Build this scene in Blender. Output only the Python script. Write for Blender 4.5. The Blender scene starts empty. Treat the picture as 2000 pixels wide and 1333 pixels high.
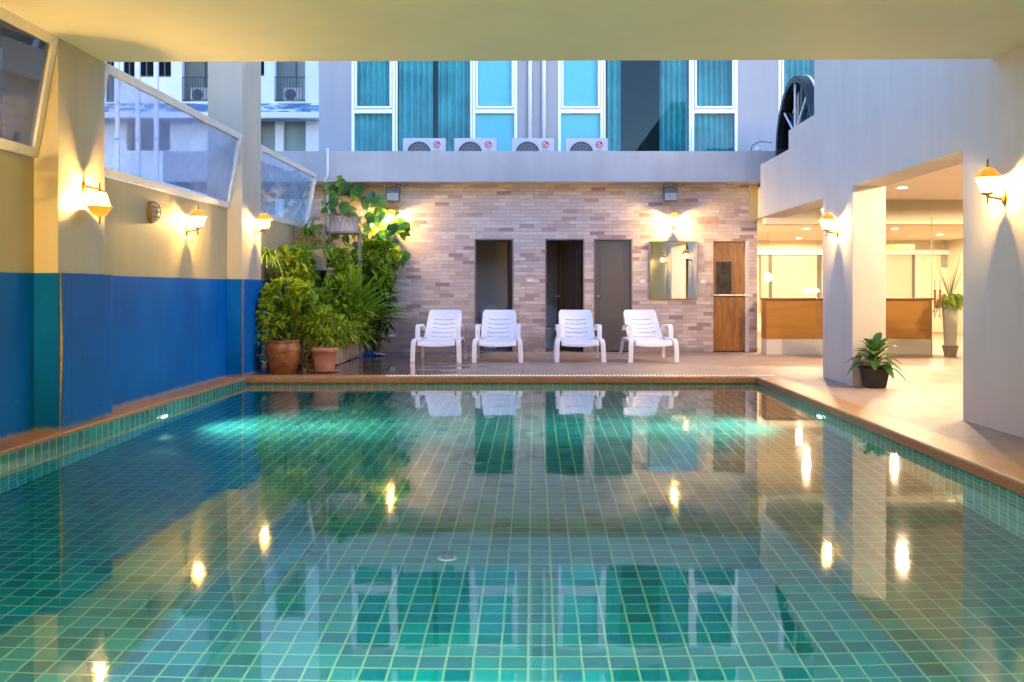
import bpy, bmesh, math, random
from mathutils import Vector, Matrix
SC = bpy.context.scene
COL = SC.collection
R = math.radians

# ---------------------------------------------------------------- camera, sky, exposure
F = 1935.0                      # focal length in pixels of the 2000 px wide photograph
EYE = 1.13
cam = bpy.data.cameras.new('camera')
cam.sensor_width = 36.0
cam.lens = 36.0 * F / 2000.0
cam.shift_x = -45.0 / 2000.0
cam.shift_y = -101.5 / 2000.0
cam.clip_start = 0.05
cam.clip_end = 2000
co = bpy.data.objects.new('camera', cam)
co.location = (0, 0, EYE)
co.rotation_euler = (R(90), 0, 0)
COL.objects.link(co)
SC.camera = co

W = bpy.data.worlds.new("World")
SC.world = W
W.use_nodes = True
wn = W.node_tree
wn.nodes.clear()
sky = wn.nodes.new('ShaderNodeTexSky')
sky.sky_type = 'NISHITA'
sky.sun_disc = False
sky.sun_elevation = R(7.0)
sky.sun_rotation = R(150)
sky.ozone_density = 3.0
sky.air_density = 1.0
sky.dust_density = 0.4
tint = wn.nodes.new('ShaderNodeMixRGB')
tint.blend_type = 'MULTIPLY'
tint.inputs[0].default_value = 1.0
tint.inputs[2].default_value = (0.87, 0.91, 1.19, 1)
bg = wn.nodes.new('ShaderNodeBackground')
bg.inputs[1].default_value = 0.21
wo = wn.nodes.new('ShaderNodeOutputWorld')
wn.links.new(sky.outputs[0], tint.inputs[1])
wn.links.new(tint.outputs[0], bg.inputs[0])
wn.links.new(bg.outputs[0], wo.inputs[0])

SC.view_settings.view_transform = 'Standard'
SC.view_settings.look = 'None'
SC.view_settings.exposure = 2.4
SC.view_settings.gamma = 1.0
cy = SC.cycles
cy.use_denoising = True
cy.denoiser = 'OPENIMAGEDENOISE'
cy.max_bounces = 9
cy.diffuse_bounces = 4
cy.glossy_bounces = 5
cy.transmission_bounces = 7
cy.transparent_max_bounces = 16
cy.caustics_reflective = False
cy.caustics_refractive = True
cy.blur_glossy = 0.6
cy.sample_clamp_indirect = 4.0
cy.use_light_tree = True

WARM = (1.0, 0.61, 0.19)        # wall lanterns
PEACH = (1.0, 0.70, 0.42)       # ceiling lamps of the lobby
LANTERN_W = 155.0
LOBBY_W = 118.0
POOL_W = 105.0

# ---------------------------------------------------------------- measuring helpers
def X(px, y): return (px - 1045.0) * y / F
def Z(py, y): return EYE - (py - 565.0) * y / F

# ---------------------------------------------------------------- materials
class G:
    def __init__(s, name):
        s.m = bpy.data.materials.new(name)
        s.m.use_nodes = True
        s.nt = s.m.node_tree
        s.nt.nodes.clear()
        s.out = s.nt.nodes.new('ShaderNodeOutputMaterial')
    def n(s, t, ins=None, **kw):
        nd = s.nt.nodes.new(t)
        for k, v in kw.items(): setattr(nd, k, v)
        for k, v in (ins or {}).items(): s.put(nd.inputs[k], v)
        return nd
    def put(s, inp, v):
        if isinstance(v, bpy.types.NodeSocket): s.nt.links.new(v, inp)
        elif isinstance(v, (tuple, list)):
            inp.default_value = tuple(v) + (1,) if (len(v) == 3 and inp.type == 'RGBA') else v
        else: inp.default_value = v
    def math(s, op, a, b=0.0, c=None):
        nd = s.n('ShaderNodeMath', {0: a, 1: b}, operation=op)
        if c is not None: s.put(nd.inputs[2], c)
        return nd.outputs[0]
    def mix(s, f, a, b, mode='MIX'):
        nd = s.n('ShaderNodeMixRGB', {0: f, 1: a, 2: b}, blend_type=mode)
        return nd.outputs[0]
    def noise(s, scale, detail=4, vec=None, rough=0.5):
        nd = s.n('ShaderNodeTexNoise', {'Scale': scale, 'Detail': detail, 'Roughness': rough})
        s.put(nd.inputs['Vector'], vec if vec is not None else s.pos())
        return nd.outputs[0]
    def pos(s):
        return s.n('ShaderNodeNewGeometry').outputs['Position']
    def obj(s):
        return s.n('ShaderNodeTexCoord').outputs['Object']
    def xyz(s, v=None):
        nd = s.n('ShaderNodeSeparateXYZ', {0: v if v is not None else s.pos()})
        return nd.outputs
    def comb(s, x, y, z=0.0):
        return s.n('ShaderNodeCombineXYZ', {0: x, 1: y, 2: z}).outputs[0]
    def ramp(s, f, stops, interp='LINEAR'):
        nd = s.n('ShaderNodeValToRGB', {0: f})
        cr = nd.color_ramp
        cr.interpolation = interp
        while len(cr.elements) < len(stops): cr.elements.new(0.5)
        for e, (p, c) in zip(cr.elements, stops):
            e.position = p
            e.color = tuple(c) + (1,) if len(c) == 3 else c
        return nd.outputs[0]
    def rng(s, v, a, b, c, d):
        return s.n('ShaderNodeMapRange', {0: v, 1: a, 2: b, 3: c, 4: d}).outputs[0]
    def bump(s, h, strength=0.3, dist=0.01):
        return s.n('ShaderNodeBump', {'Height': h, 'Strength': strength, 'Distance': dist}).outputs[0]
    def pbr(s, col, rough=0.5, normal=None, **kw):
        nd = s.n('ShaderNodeBsdfPrincipled', {'Base Color': col, 'Roughness': rough})
        if normal is not None: s.put(nd.inputs['Normal'], normal)
        for k, v in kw.items(): s.put(nd.inputs[k.replace('_', ' ')], v)
        return nd.outputs[0]
    def done(s, sh):
        s.nt.links.new(sh, s.out.inputs[0])
        return s.m

def M_plain(name, col, rough=0.5, metal=0.0, var=0.06, scale=9.0, spec=0.5):
    g = G(name)
    n = g.noise(scale, 4, g.obj())
    c = g.mix(g.rng(n, 0.3, 0.7, 0, 1), [x * (1 - var) for x in col], [min(1, x * (1 + var)) for x in col])
    return g.done(g.pbr(c, rough, Metallic=metal, Specular_IOR_Level=spec))

def M_plaster(name, col, rough=0.6, stain=0.10, bump=0.12):
    g = G(name)
    p = g.pos()
    big = g.noise(0.9, 5, p, 0.6)
    xs = g.xyz(p)
    streak = g.noise(2.2, 5, g.comb(g.math('MULTIPLY', xs[0], 2.2), g.math('MULTIPLY', xs[1], 2.2), g.math('MULTIPLY', xs[2], 0.25)), 0.6)
    f = g.math('ADD', g.math('MULTIPLY', big, 0.6), g.math('MULTIPLY', streak, 0.4))
    c = g.mix(g.rng(f, 0.35, 0.65, 0, 1), [x * (1 - stain) for x in col], [min(1, x * (1 + stain * 0.4)) for x in col])
    fine = g.noise(55, 4, p)
    nrm = g.bump(fine, bump, 0.004)
    return g.done(g.pbr(c, rough, nrm, Specular_IOR_Level=0.35))

def M_glass(name, tintc, haze=0.0, hazec=(0.7, 0.75, 0.8), refl=1.0, rough=0.0):
    g = G(name)
    fr = g.n('ShaderNodeFresnel', {'IOR': 1.5}).outputs[0]
    tr = g.n('ShaderNodeBsdfTransparent', {0: tintc}).outputs[0]
    gl = g.n('ShaderNodeBsdfGlossy', {0: (1, 1, 1), 'Roughness': rough}).outputs[0]
    body = tr
    if haze > 0:
        df = g.n('ShaderNodeBsdfDiffuse', {0: hazec}).outputs[0]
        tl = g.n('ShaderNodeBsdfTranslucent', {0: hazec}).outputs[0]
        dd = g.n('ShaderNodeMixShader', {0: 0.5, 1: df, 2: tl}).outputs[0]
        hz = g.math('MULTIPLY', g.rng(g.noise(1.7, 5), 0.3, 0.7, 0.6, 1.4), haze)
        body = g.n('ShaderNodeMixShader', {0: hz, 1: tr, 2: dd}).outputs[0]
    return g.done(g.n('ShaderNodeMixShader', {0: g.math('MULTIPLY', fr, refl), 1: body, 2: gl}).outputs[0])

def M_emit(name, col, strength):
    g = G(name)
    return g.done(g.n('ShaderNodeEmission', {0: col, 1: strength}).outputs[0])

def M_tile(name, ax, ay, ox, oy, pitch=0.1159):
    g = G(name)
    p = g.xyz()
    u = g.math('DIVIDE', g.math('SUBTRACT', p[ax], ox), pitch)
    v = g.math('DIVIDE', g.math('SUBTRACT', p[ay], oy), pitch)
    wob = g.noise(6.0, 2)
    wv = g.math('MULTIPLY', g.math('SUBTRACT', wob, 0.5), 0.05)
    u = g.math('ADD', u, wv); v = g.math('ADD', v, wv)
    iu = g.math('FLOOR', u); iv = g.math('FLOOR', v)
    fu = g.math('ABSOLUTE', g.math('SUBTRACT', g.math('FRACT', u), 0.5))
    fv = g.math('ABSOLUTE', g.math('SUBTRACT', g.math('FRACT', v), 0.5))
    edge = g.math('MAXIMUM', fu, fv)
    grout = g.rng(edge, 0.448, 0.462, 0, 1)
    wn_ = g.n('ShaderNodeTexWhiteNoise', {'Vector': g.comb(iu, iv, 3.7)}, noise_dimensions='3D').outputs[0]
    tc = g.ramp(wn_, [(0.0, (0.001, 0.105, 0.115)), (0.25, (0.002, 0.180, 0.170)), (0.5, (0.001, 0.250, 0.250)), (0.72, (0.002, 0.145, 0.178)), (0.88, (0.008, 0.135, 0.185)), (1.0, (0.010, 0.265, 0.240))])
    tc = g.mix(g.rng(g.noise(26, 4), 0.35, 0.7, 0, 0.30), tc, (0.008, 0.25, 0.225))
    gc = g.mix(g.noise(3.0, 5), (0.19, 0.31, 0.19), (0.35, 0.45, 0.28))
    c = g.mix(grout, tc, gc)
    nrm = g.bump(g.math('SUBTRACT', 1.0, grout), 0.5, 0.002)
    return g.done(g.pbr(c, g.rng(grout, 0, 1, 0.2, 0.7), nrm))

def M_water():
    g = G('pool_water')
    p = g.pos()
    n1 = g.n('ShaderNodeTexNoise', {'Vector': p, 'Scale': 1.3, 'Detail': 3.0}).outputs[0]
    n2 = g.n('ShaderNodeTexNoise', {'Vector': p, 'Scale': 7.0, 'Detail': 2.0}).outputs[0]
    h = g.math('ADD', n1, g.math('MULTIPLY', n2, 0.10))
    nrm = g.bump(h, 0.30, 0.0058)
    fr = g.n('ShaderNodeFresnel', {'IOR': 1.40, 'Normal': nrm}).outputs[0]
    rf = g.n('ShaderNodeBsdfRefraction', {0: (0.66, 0.97, 0.95), 'Roughness': 0.0, 'IOR': 1.333, 'Normal': nrm}).outputs[0]
    gl = g.n('ShaderNodeBsdfGlossy', {0: (1, 1, 1), 'Roughness': 0.035, 'Normal': nrm}).outputs[0]
    return g.done(g.n('ShaderNodeMixShader', {0: fr, 1: rf, 2: gl}).outputs[0])

def M_brick():
    g = G('stone_brick_cladding')
    p = g.xyz()
    bw, bh = 0.255, 0.0655
    v = g.math('DIVIDE', p[2], bh)
    iv = g.math('FLOOR', v)
    off = g.n('ShaderNodeTexWhiteNoise', {'W': iv}, noise_dimensions='1D').outputs[0]
    u = g.math('ADD', g.math('DIVIDE', p[0], bw), g.math('ADD', g.math('MULTIPLY', iv, 0.5), g.math('MULTIPLY', off, 0.22)))
    iu = g.math('FLOOR', u)
    fu = g.math('MULTIPLY', g.math('SUBTRACT', 0.5, g.math('ABSOLUTE', g.math('SUBTRACT', g.math('FRACT', u), 0.5))), bw)
    fv = g.math('MULTIPLY', g.math('SUBTRACT', 0.5, g.math('ABSOLUTE', g.math('SUBTRACT', g.math('FRACT', v), 0.5))), bh)
    d = g.math('MINIMUM', fu, fv)
    joint = g.rng(d, 0.001, 0.0045, 1, 0)
    r1 = g.n('ShaderNodeTexWhiteNoise', {'Vector': g.comb(iu, iv, 1.0)}, noise_dimensions='3D').outputs[0]
    c = g.ramp(r1, [(0.0, (0.513, 0.410, 0.356)), (0.18, (0.627, 0.540, 0.486)), (0.36, (0.570, 0.480, 0.454)), (0.55, (0.703, 0.620, 0.572)), (0.72, (0.589, 0.500, 0.486)), (0.84, (0.646, 0.550, 0.475)), (0.90, (0.418, 0.310, 0.292)), (0.95, (0.314, 0.220, 0.227)), (1.0, (0.475, 0.380, 0.356))], 'CONSTANT')
    vein = g.noise(9.0, 6, g.comb(g.math('MULTIPLY', p[0], 1.0), r1, g.math('MULTIPLY', p[2], 5.0)), 0.65)
    c = g.mix(g.rng(vein, 0.3, 0.75, 0.0, 0.45), c, (0.36, 0.25, 0.20))
    big = g.noise(0.8, 4)
    c = g.mix(g.rng(big, 0.35, 0.7, 0.0, 0.22), c, (0.34, 0.26, 0.23))
    # old damp stain along the foot of the wall, with its own ragged edge
    damp_h = g.math('ADD', g.math('MULTIPLY', g.noise(1.1, 3), 0.7), g.rng(p[0], -3.0, 3.0, 0.30, -0.25))
    damp = g.rng(g.math('SUBTRACT', damp_h, p[2]), -0.04, 0.10, 0, 0.55)
    c = g.mix(damp, c, (0.16, 0.12, 0.11))
    c = g.mix(g.math('MULTIPLY', joint, 0.75), c, (0.40, 0.33, 0.28))
    h = g.math('ADD', g.math('SUBTRACT', 1.0, joint), g.math('ADD', g.math('MULTIPLY', r1, 0.6), g.math('MULTIPLY', vein, 0.4)))
    return g.done(g.pbr(c, 0.75, g.bump(h, 0.7, 0.008), Specular_IOR_Level=0.3))

def M_deck():
    g = G('deck_concrete')
    p = g.pos(); s = g.xyz(p)
    n = g.noise(2.2, 7, p, 0.62)
    c = g.ramp(n, [(0.25, (0.25, 0.185, 0.15)), (0.5, (0.34, 0.262, 0.215)), (0.75, (0.42, 0.335, 0.28))])
    fine = g.noise(45, 4, p)
    c = g.mix(g.rng(fine, 0.42, 0.72, 0, 0.5), c, (0.20, 0.155, 0.13))
    # joints of the poured bays
    def line(v, pitch, o, w):
        f = g.math('FRACT', g.math('DIVIDE', g.math('SUBTRACT', v, o), pitch))
        return g.math('LESS_THAN', f, w / pitch)
    j = g.math('MAXIMUM', line(s[0], 3.1, -0.18, 0.014), line(s[1], 3.0, 13.55, 0.014))
    c = g.mix(g.math('MULTIPLY', j, 0.75), c, (0.12, 0.09, 0.08))
    # puddles left of the loungers
    wn1 = g.noise(1.5, 4, g.comb(s[0], g.math('MULTIPLY', s[1], 2.0)))
    reach = g.rng(s[0], -1.9, 0.4, 1.0, 0.0)
    far = g.rng(s[1], 17.6, 18.4, 1.0, 0.0)
    wet = g.rng(g.math('ADD', g.math('MULTIPLY', reach, 0.62), wn1), 0.86, 0.98, 0, 1)
    wet = g.math('MULTIPLY', wet, far)
    c = g.mix(wet, c, g.mix(1.0, c, (0.42, 0.38, 0.36), 'MULTIPLY'))
    rough = g.mix(wet, g.comb(0.55, 0.55, 0.55), g.comb(0.05, 0.05, 0.05))
    h = g.mix(wet, fine, g.comb(0.5, 0.5, 0.5))
    return g.done(g.pbr(c, rough, g.bump(h, 0.25, 0.004)))

def M_pebble(name, a, b, c3, scale=130):
    g = G(name)
    v = g.n('ShaderNodeTexVoronoi', {'Vector': g.pos(), 'Scale': scale})
    sep = g.xyz(v.outputs['Color'])
    c = g.ramp(sep[0], [(0.0, a), (0.5, b), (1.0, c3)])
    big = g.noise(3, 4)
    c = g.mix(g.rng(big, 0.3, 0.7, 0, 0.35), c, a)
    h = g.math('SUBTRACT', 1.0, v.outputs['Distance'])
    return g.done(g.pbr(c, 0.45, g.bump(h, 0.4, 0.003)))

def M_wood(name, a, b, axis=2, scale=1.0, rough=0.4, ring=16.0):
    g = G(name)
    s = g.xyz(g.obj())
    k = [6.0, 6.0, 6.0]; k[axis] = 0.45
    vec = g.comb(*[g.math('MULTIPLY', s[i], k[i] * scale) for i in range(3)])
    n = g.noise(2.0, 6, vec, 0.6)
    f = g.math('FRACT', g.math('MULTIPLY', n, ring * 0.4))
    w = g.math('ADD', g.math('MULTIPLY', g.math('ABSOLUTE', g.math('SUBTRACT', f, 0.5)), 0.9), g.math('MULTIPLY', n, 0.5))
    c = g.mix(g.rng(w, 0.2, 0.8, 0, 1), a, b)
    return g.done(g.pbr(c, rough, g.bump(w, 0.15, 0.002)))

def M_leaf(name, cols, transl=0.35, rough=0.42):
    g = G(name)
    isl = g.n('ShaderNodeNewGeometry').outputs['Random Per Island']
    st = [(i / (len(cols) - 1), c) for i, c in enumerate(cols)]
    c = g.ramp(isl, st)
    n = g.noise(14, 3)
    c = g.mix(g.rng(n, 0.35, 0.7, 0, 0.35), c, [x * 0.6 for x in cols[0]])
    b = g.pbr(c, rough)
    t = g.n('ShaderNodeBsdfTranslucent', {0: g.mix(1.0, c, (1.2, 1.25, 0.7), 'MULTIPLY')}).outputs[0]
    return g.done(g.n('ShaderNodeMixShader', {0: transl, 1: b, 2: t}).outputs[0])

def M_awning():
    g = G('painted_awning_fascia')
    s = g.xyz()
    w = g.n('ShaderNodeTexNoise', {'Vector': g.comb(g.math('MULTIPLY', s[0], 0.6), 0.0, g.math('MULTIPLY', s[2], 2.0)), 'Scale': 2.2, 'Detail': 6.0, 'Distortion': 1.4}).outputs[0]
    c = g.ramp(w, [(0.40, (0.09, 0.17, 0.28)), (0.52, (0.18, 0.28, 0.38)), (0.60, (0.75, 0.80, 0.85))])
    return g.done(g.pbr(c, 0.6))

mt = {}
mt['water'] = M_water()
mt['brick'] = M_brick()
mt['deck'] = M_deck()
mt['tile_floor'] = M_tile('pool_tile_floor', 0, 1, -0.0316, 4.152)
mt['tile_side_l'] = M_tile('pool_tile_side_left', 1, 2, 6.965, -0.02)
mt['tile_side_r'] = M_tile('pool_tile_side_right', 1, 2, 6.655, -0.02)
mt['tile_end'] = M_tile('pool_tile_end', 0, 2, -2.904, -0.02)
mt['cop_top'] = M_pebble('coping_wash', (0.23, 0.10, 0.035), (0.35, 0.18, 0.072), (0.47, 0.28, 0.13))
mt['white_wall'] = M_plaster('white_plaster', (0.57, 0.54, 0.505))
mt['cream_wall'] = M_plaster('cream_plaster', (0.49, 0.405, 0.215), stain=0.14)
mt['pillar'] = M_plaster('pillar_plaster', (0.56, 0.49, 0.36), stain=0.12)
mt['ceil'] = M_plaster('ceiling_plaster', (0.88, 0.80, 0.61), stain=0.05, bump=0.05)
mt['parapet'] = M_plaster('parapet_plaster', (0.44, 0.43, 0.425), stain=0.16)
mt['facade'] = M_plaster('facade_plaster', (0.33, 0.335, 0.35))
mt['far_white'] = M_plaster('far_white_plaster', (0.82, 0.83, 0.85), stain=0.08)
mt['far_green'] = M_plaster('far_green_plaster', (0.30, 0.37, 0.34), stain=0.1)
mt['frame_cream'] = M_plain('cream_metal_frame', (0.78, 0.72, 0.60), 0.4)
mt['white_alu'] = M_plain('white_aluminium', (0.82, 0.83, 0.86), 0.35, var=0.03)
mt['plastic'] = M_plain('white_plastic', (0.84, 0.85, 0.88), 0.28, var=0.03, scale=4)
mt['ac_white'] = M_plain('ac_casing', (0.50, 0.49, 0.50), 0.4, var=0.05)
mt['dark'] = M_plain('dark_grille', (0.04, 0.045, 0.055), 0.5)
mt['blade'] = M_plain('fan_blade_grey', (0.30, 0.31, 0.34), 0.5)
mt['red'] = M_plain('emblem_red', (0.50, 0.02, 0.05), 0.35)
mt['black'] = M_plain('black_metal', (0.012, 0.012, 0.015), 0.25)
mt['bronze'] = M_plain('bronze_metal', (0.34, 0.19, 0.04), 0.4, metal=0.3)
mt['steel'] = M_plain('brushed_steel', (0.55, 0.55, 0.55), 0.3, metal=0.9)
mt['grey'] = M_plain('grey_casting', (0.12, 0.12, 0.12), 0.5)
mt['lens'] = M_plain('flood_lens', (0.38, 0.36, 0.30), 0.25)
mt['pane'] = M_glass('tinted_window_glass', (0.64, 0.90, 0.92), 0.0, refl=0.3)
mt['screen'] = M_glass('weathered_screen_glass', (0.80, 0.88, 1.0), 0.40, (0.58, 0.71, 0.98), refl=0.35)
mt['screen_near'] = M_glass('smoky_screen_glass', (0.62, 0.62, 0.66), 0.10, (0.50, 0.50, 0.52), refl=1.3)
mt['clear'] = M_glass('clear_glass', (0.97, 0.99, 0.98), 0.0)
mt['lantern_glass'] = M_glass('lantern_glass', (1, 0.97, 0.9), 0.16, (0.95, 0.90, 0.78))
g = G('amber_cap_glass')
_d = g.pbr((0.20, 0.135, 0.035), 0.3)
_t = g.n('ShaderNodeBsdfTranslucent', {0: (0.34, 0.21, 0.03)}).outputs[0]
mt['amber'] = g.done(g.n('ShaderNodeMixShader', {0: 0.025, 1: _d, 2: _t}).outputs[0])
mt['black_glass'] = M_glass('dark_canopy_glass', (0.05, 0.07, 0.12), 0.0, refl=0.18)
mt['bulb'] = M_emit('lit_bulb', (1.0, 0.78, 0.40), 30.0)
mt['downlight'] = M_emit('lit_downlight', (1.0, 0.86, 0.62), 9.0)
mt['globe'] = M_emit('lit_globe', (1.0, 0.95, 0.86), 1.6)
mt['cove'] = M_emit('lit_cove', (1.0, 0.80, 0.45), 3.0)
mt['pool_lens'] = M_emit('pool_light_lens', (0.85, 1.0, 0.93), 8.0)
mt['curtain'] = M_plain('teal_curtain', (0.26, 0.45, 0.46), 0.8, var=0.25, scale=2)
mt['blind'] = M_plain('pale_window_blind', (0.74, 0.76, 0.76), 0.7, var=0.03)
mt['blind_cream'] = M_plain('cream_window_blind', (0.56, 0.46, 0.38), 0.8, var=0.03)
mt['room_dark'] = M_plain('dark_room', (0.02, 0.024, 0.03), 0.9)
mt['cubicle'] = M_plaster('cubicle_plaster', (0.66, 0.59, 0.50), stain=0.06)
mt['lining'] = M_plaster('opening_cement', (0.24, 0.20, 0.17), stain=0.1)
mt['door_dark'] = M_wood('dark_door_wood', (0.022, 0.014, 0.012), (0.05, 0.032, 0.026))
mt['door_pane'] = M_plain('dark_door_glass', (0.06, 0.052, 0.04), 0.08, var=0.4, scale=12)
mt['door_grey'] = M_plain('grey_door_paint', (0.095, 0.082, 0.07), 0.5)
mt['door_brown'] = M_wood('brown_door_wood', (0.15, 0.045, 0.003), (0.31, 0.115, 0.008))
mt['counter'] = M_wood('honey_counter_wood', (0.24, 0.092, 0.006), (0.36, 0.155, 0.012), axis=0, scale=0.5, ring=5)
mt['counter_top'] = M_wood('red_counter_edge', (0.11, 0.035, 0.012), (0.20, 0.07, 0.025), axis=0)
mt['ceramic'] = M_plain('white_ceramic', (0.70, 0.69, 0.66), 0.15)
mt['glazed'] = M_pebble('brown_glaze', (0.16, 0.055, 0.012), (0.24, 0.09, 0.02), (0.30, 0.12, 0.035), 14)
mt['terracotta'] = M_plain('terracotta', (0.40, 0.19, 0.13), 0.7, var=0.15)
mt['old_wood'] = M_wood('weathered_wood', (0.20, 0.165, 0.14), (0.42, 0.37, 0.33), rough=0.8)
mt['box_wood'] = M_wood('planter_box_wood', (0.24, 0.17, 0.09), (0.42, 0.32, 0.18), axis=0, rough=0.8)
mt['sack'] = M_plain('pale_sacking', (0.62, 0.58, 0.58), 0.9, var=0.15)
mt['soil'] = M_plain('soil', (0.045, 0.03, 0.02), 0.95, var=0.3)
mt['stem'] = M_plain('plant_stem', (0.10, 0.13, 0.04), 0.7)
mt['twig'] = M_plain('woody_twig', (0.20, 0.12, 0.08), 0.8)
mt['leaf_a'] = M_leaf('leaf_yellow_green', [(0.14, 0.27, 0.012), (0.26, 0.42, 0.02), (0.40, 0.54, 0.03), (0.54, 0.58, 0.06)])
mt['leaf_b'] = M_leaf('leaf_mid_green', [(0.09, 0.20, 0.012), (0.18, 0.34, 0.018), (0.32, 0.47, 0.025), (0.46, 0.55, 0.04)])
mt['leaf_c'] = M_leaf('leaf_dark_green', [(0.022, 0.085, 0.022), (0.04, 0.13, 0.03), (0.07, 0.19, 0.03), (0.13, 0.26, 0.04)])
mt['leaf_climb'] = M_leaf('leaf_climber', [(0.03, 0.12, 0.02), (0.06, 0.19, 0.025), (0.13, 0.29, 0.03), (0.28, 0.42, 0.05)], 0.45, 0.3)
mt['leaf_strap'] = M_leaf('leaf_strap_green', [(0.12, 0.26, 0.02), (0.22, 0.40, 0.03), (0.36, 0.52, 0.05)])
mt['leaf_dry'] = M_leaf('leaf_dry_straw', [(0.26, 0.16, 0.07), (0.40, 0.27, 0.13), (0.50, 0.38, 0.21)], 0.2, 0.8)
mt['leaf_red'] = M_leaf('leaf_red_brown', [(0.18, 0.04, 0.015), (0.30, 0.09, 0.02), (0.34, 0.20, 0.04)])
mt['tarp'] = M_plain('blue_plastic_sheet', (0.03, 0.09, 0.30), 0.3, var=0.35, scale=20)
mt['pvc'] = M_plain('white_pvc', (0.76, 0.77, 0.79), 0.4)
mt['socket'] = M_plain('ivory_plastic', (0.66, 0.62, 0.50), 0.4)
mt['pot_black'] = M_plain('black_pot', (0.02, 0.02, 0.02), 0.5)
mt['pot_grey'] = M_plain('grey_pot', (0.22, 0.19, 0.15), 0.6)
mt['art'] = M_plain('grey_artwork', (0.28, 0.27, 0.28), 0.5, var=0.3)
mt['orange'] = M_plain('orange_sign_panel', (0.70, 0.27, 0.03), 0.5)
mt['inlet'] = M_plain('ivory_inlet', (0.36, 0.40, 0.28), 0.4)
mt['lobby_wall'] = M_plaster('lobby_plaster', (0.74, 0.68, 0.54), stain=0.04, bump=0.05)
mt['awning'] = M_awning()
mt['neigh'] = M_plaster('neighbour_plaster', (0.20, 0.16, 0.13), stain=0.3)
mt['ground'] = M_pebble('ground_gravel', (0.10, 0.095, 0.09), (0.14, 0.13, 0.12), (0.18, 0.17, 0.16), 20)

g = G('blue_wainscot_paint')
_n = g.noise(1.3, 5)
_st = g.noise(6, 5, None, 0.7)
_c = g.mix(g.rng(_n, 0.3, 0.7, 0, 1), (0.000, 0.105, 0.40), (0.001, 0.140, 0.50))
_c = g.mix(g.rng(_st, 0.62, 0.78, 0, 0.35), _c, (0.03, 0.20, 0.50))
_z = g.xyz()[2]
_c = g.mix(g.rng(g.math('ADD', _z, g.math('MULTIPLY', _st, -0.07)), -0.02, 0.012, 0.75, 0.0), _c, (0.30, 0.27, 0.24))
_y = g.xyz()[1]
_seam = g.math('LESS_THAN', g.math('FRACT', g.math('DIVIDE', g.math('ADD', _y, 0.55), 1.22)), 0.008)
_c = g.mix(g.math('MULTIPLY', _seam, 0.55), _c, (0.004, 0.03, 0.09))
_sc = g.n('ShaderNodeTexVoronoi', {'Vector': g.pos(), 'Scale': 5.0}).outputs['Distance']
_c = g.mix(g.rng(_sc, 0.035, 0.05, 0.7, 0.0), _c, (0.02, 0.03, 0.05))
_scr = g.noise(3.0, 8, g.comb(g.xyz()[0], g.math('MULTIPLY', _y, 0.6), g.math('MULTIPLY', g.xyz()[2], 3.0)), 0.75)
_c = g.mix(g.rng(_scr, 0.66, 0.72, 0.0, 0.30), _c, (0.05, 0.20, 0.46))
mt['blue'] = g.done(g.pbr(_c, 0.45, g.bump(_n, 0.2, 0.02), Specular_IOR_Level=0.06))

g = G('mirror_silver')
mt['mirror'] = g.done(g.n('ShaderNodeBsdfGlossy', {0: (0.86, 0.88, 0.86), 'Roughness': 0.01}).outputs[0])

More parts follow.
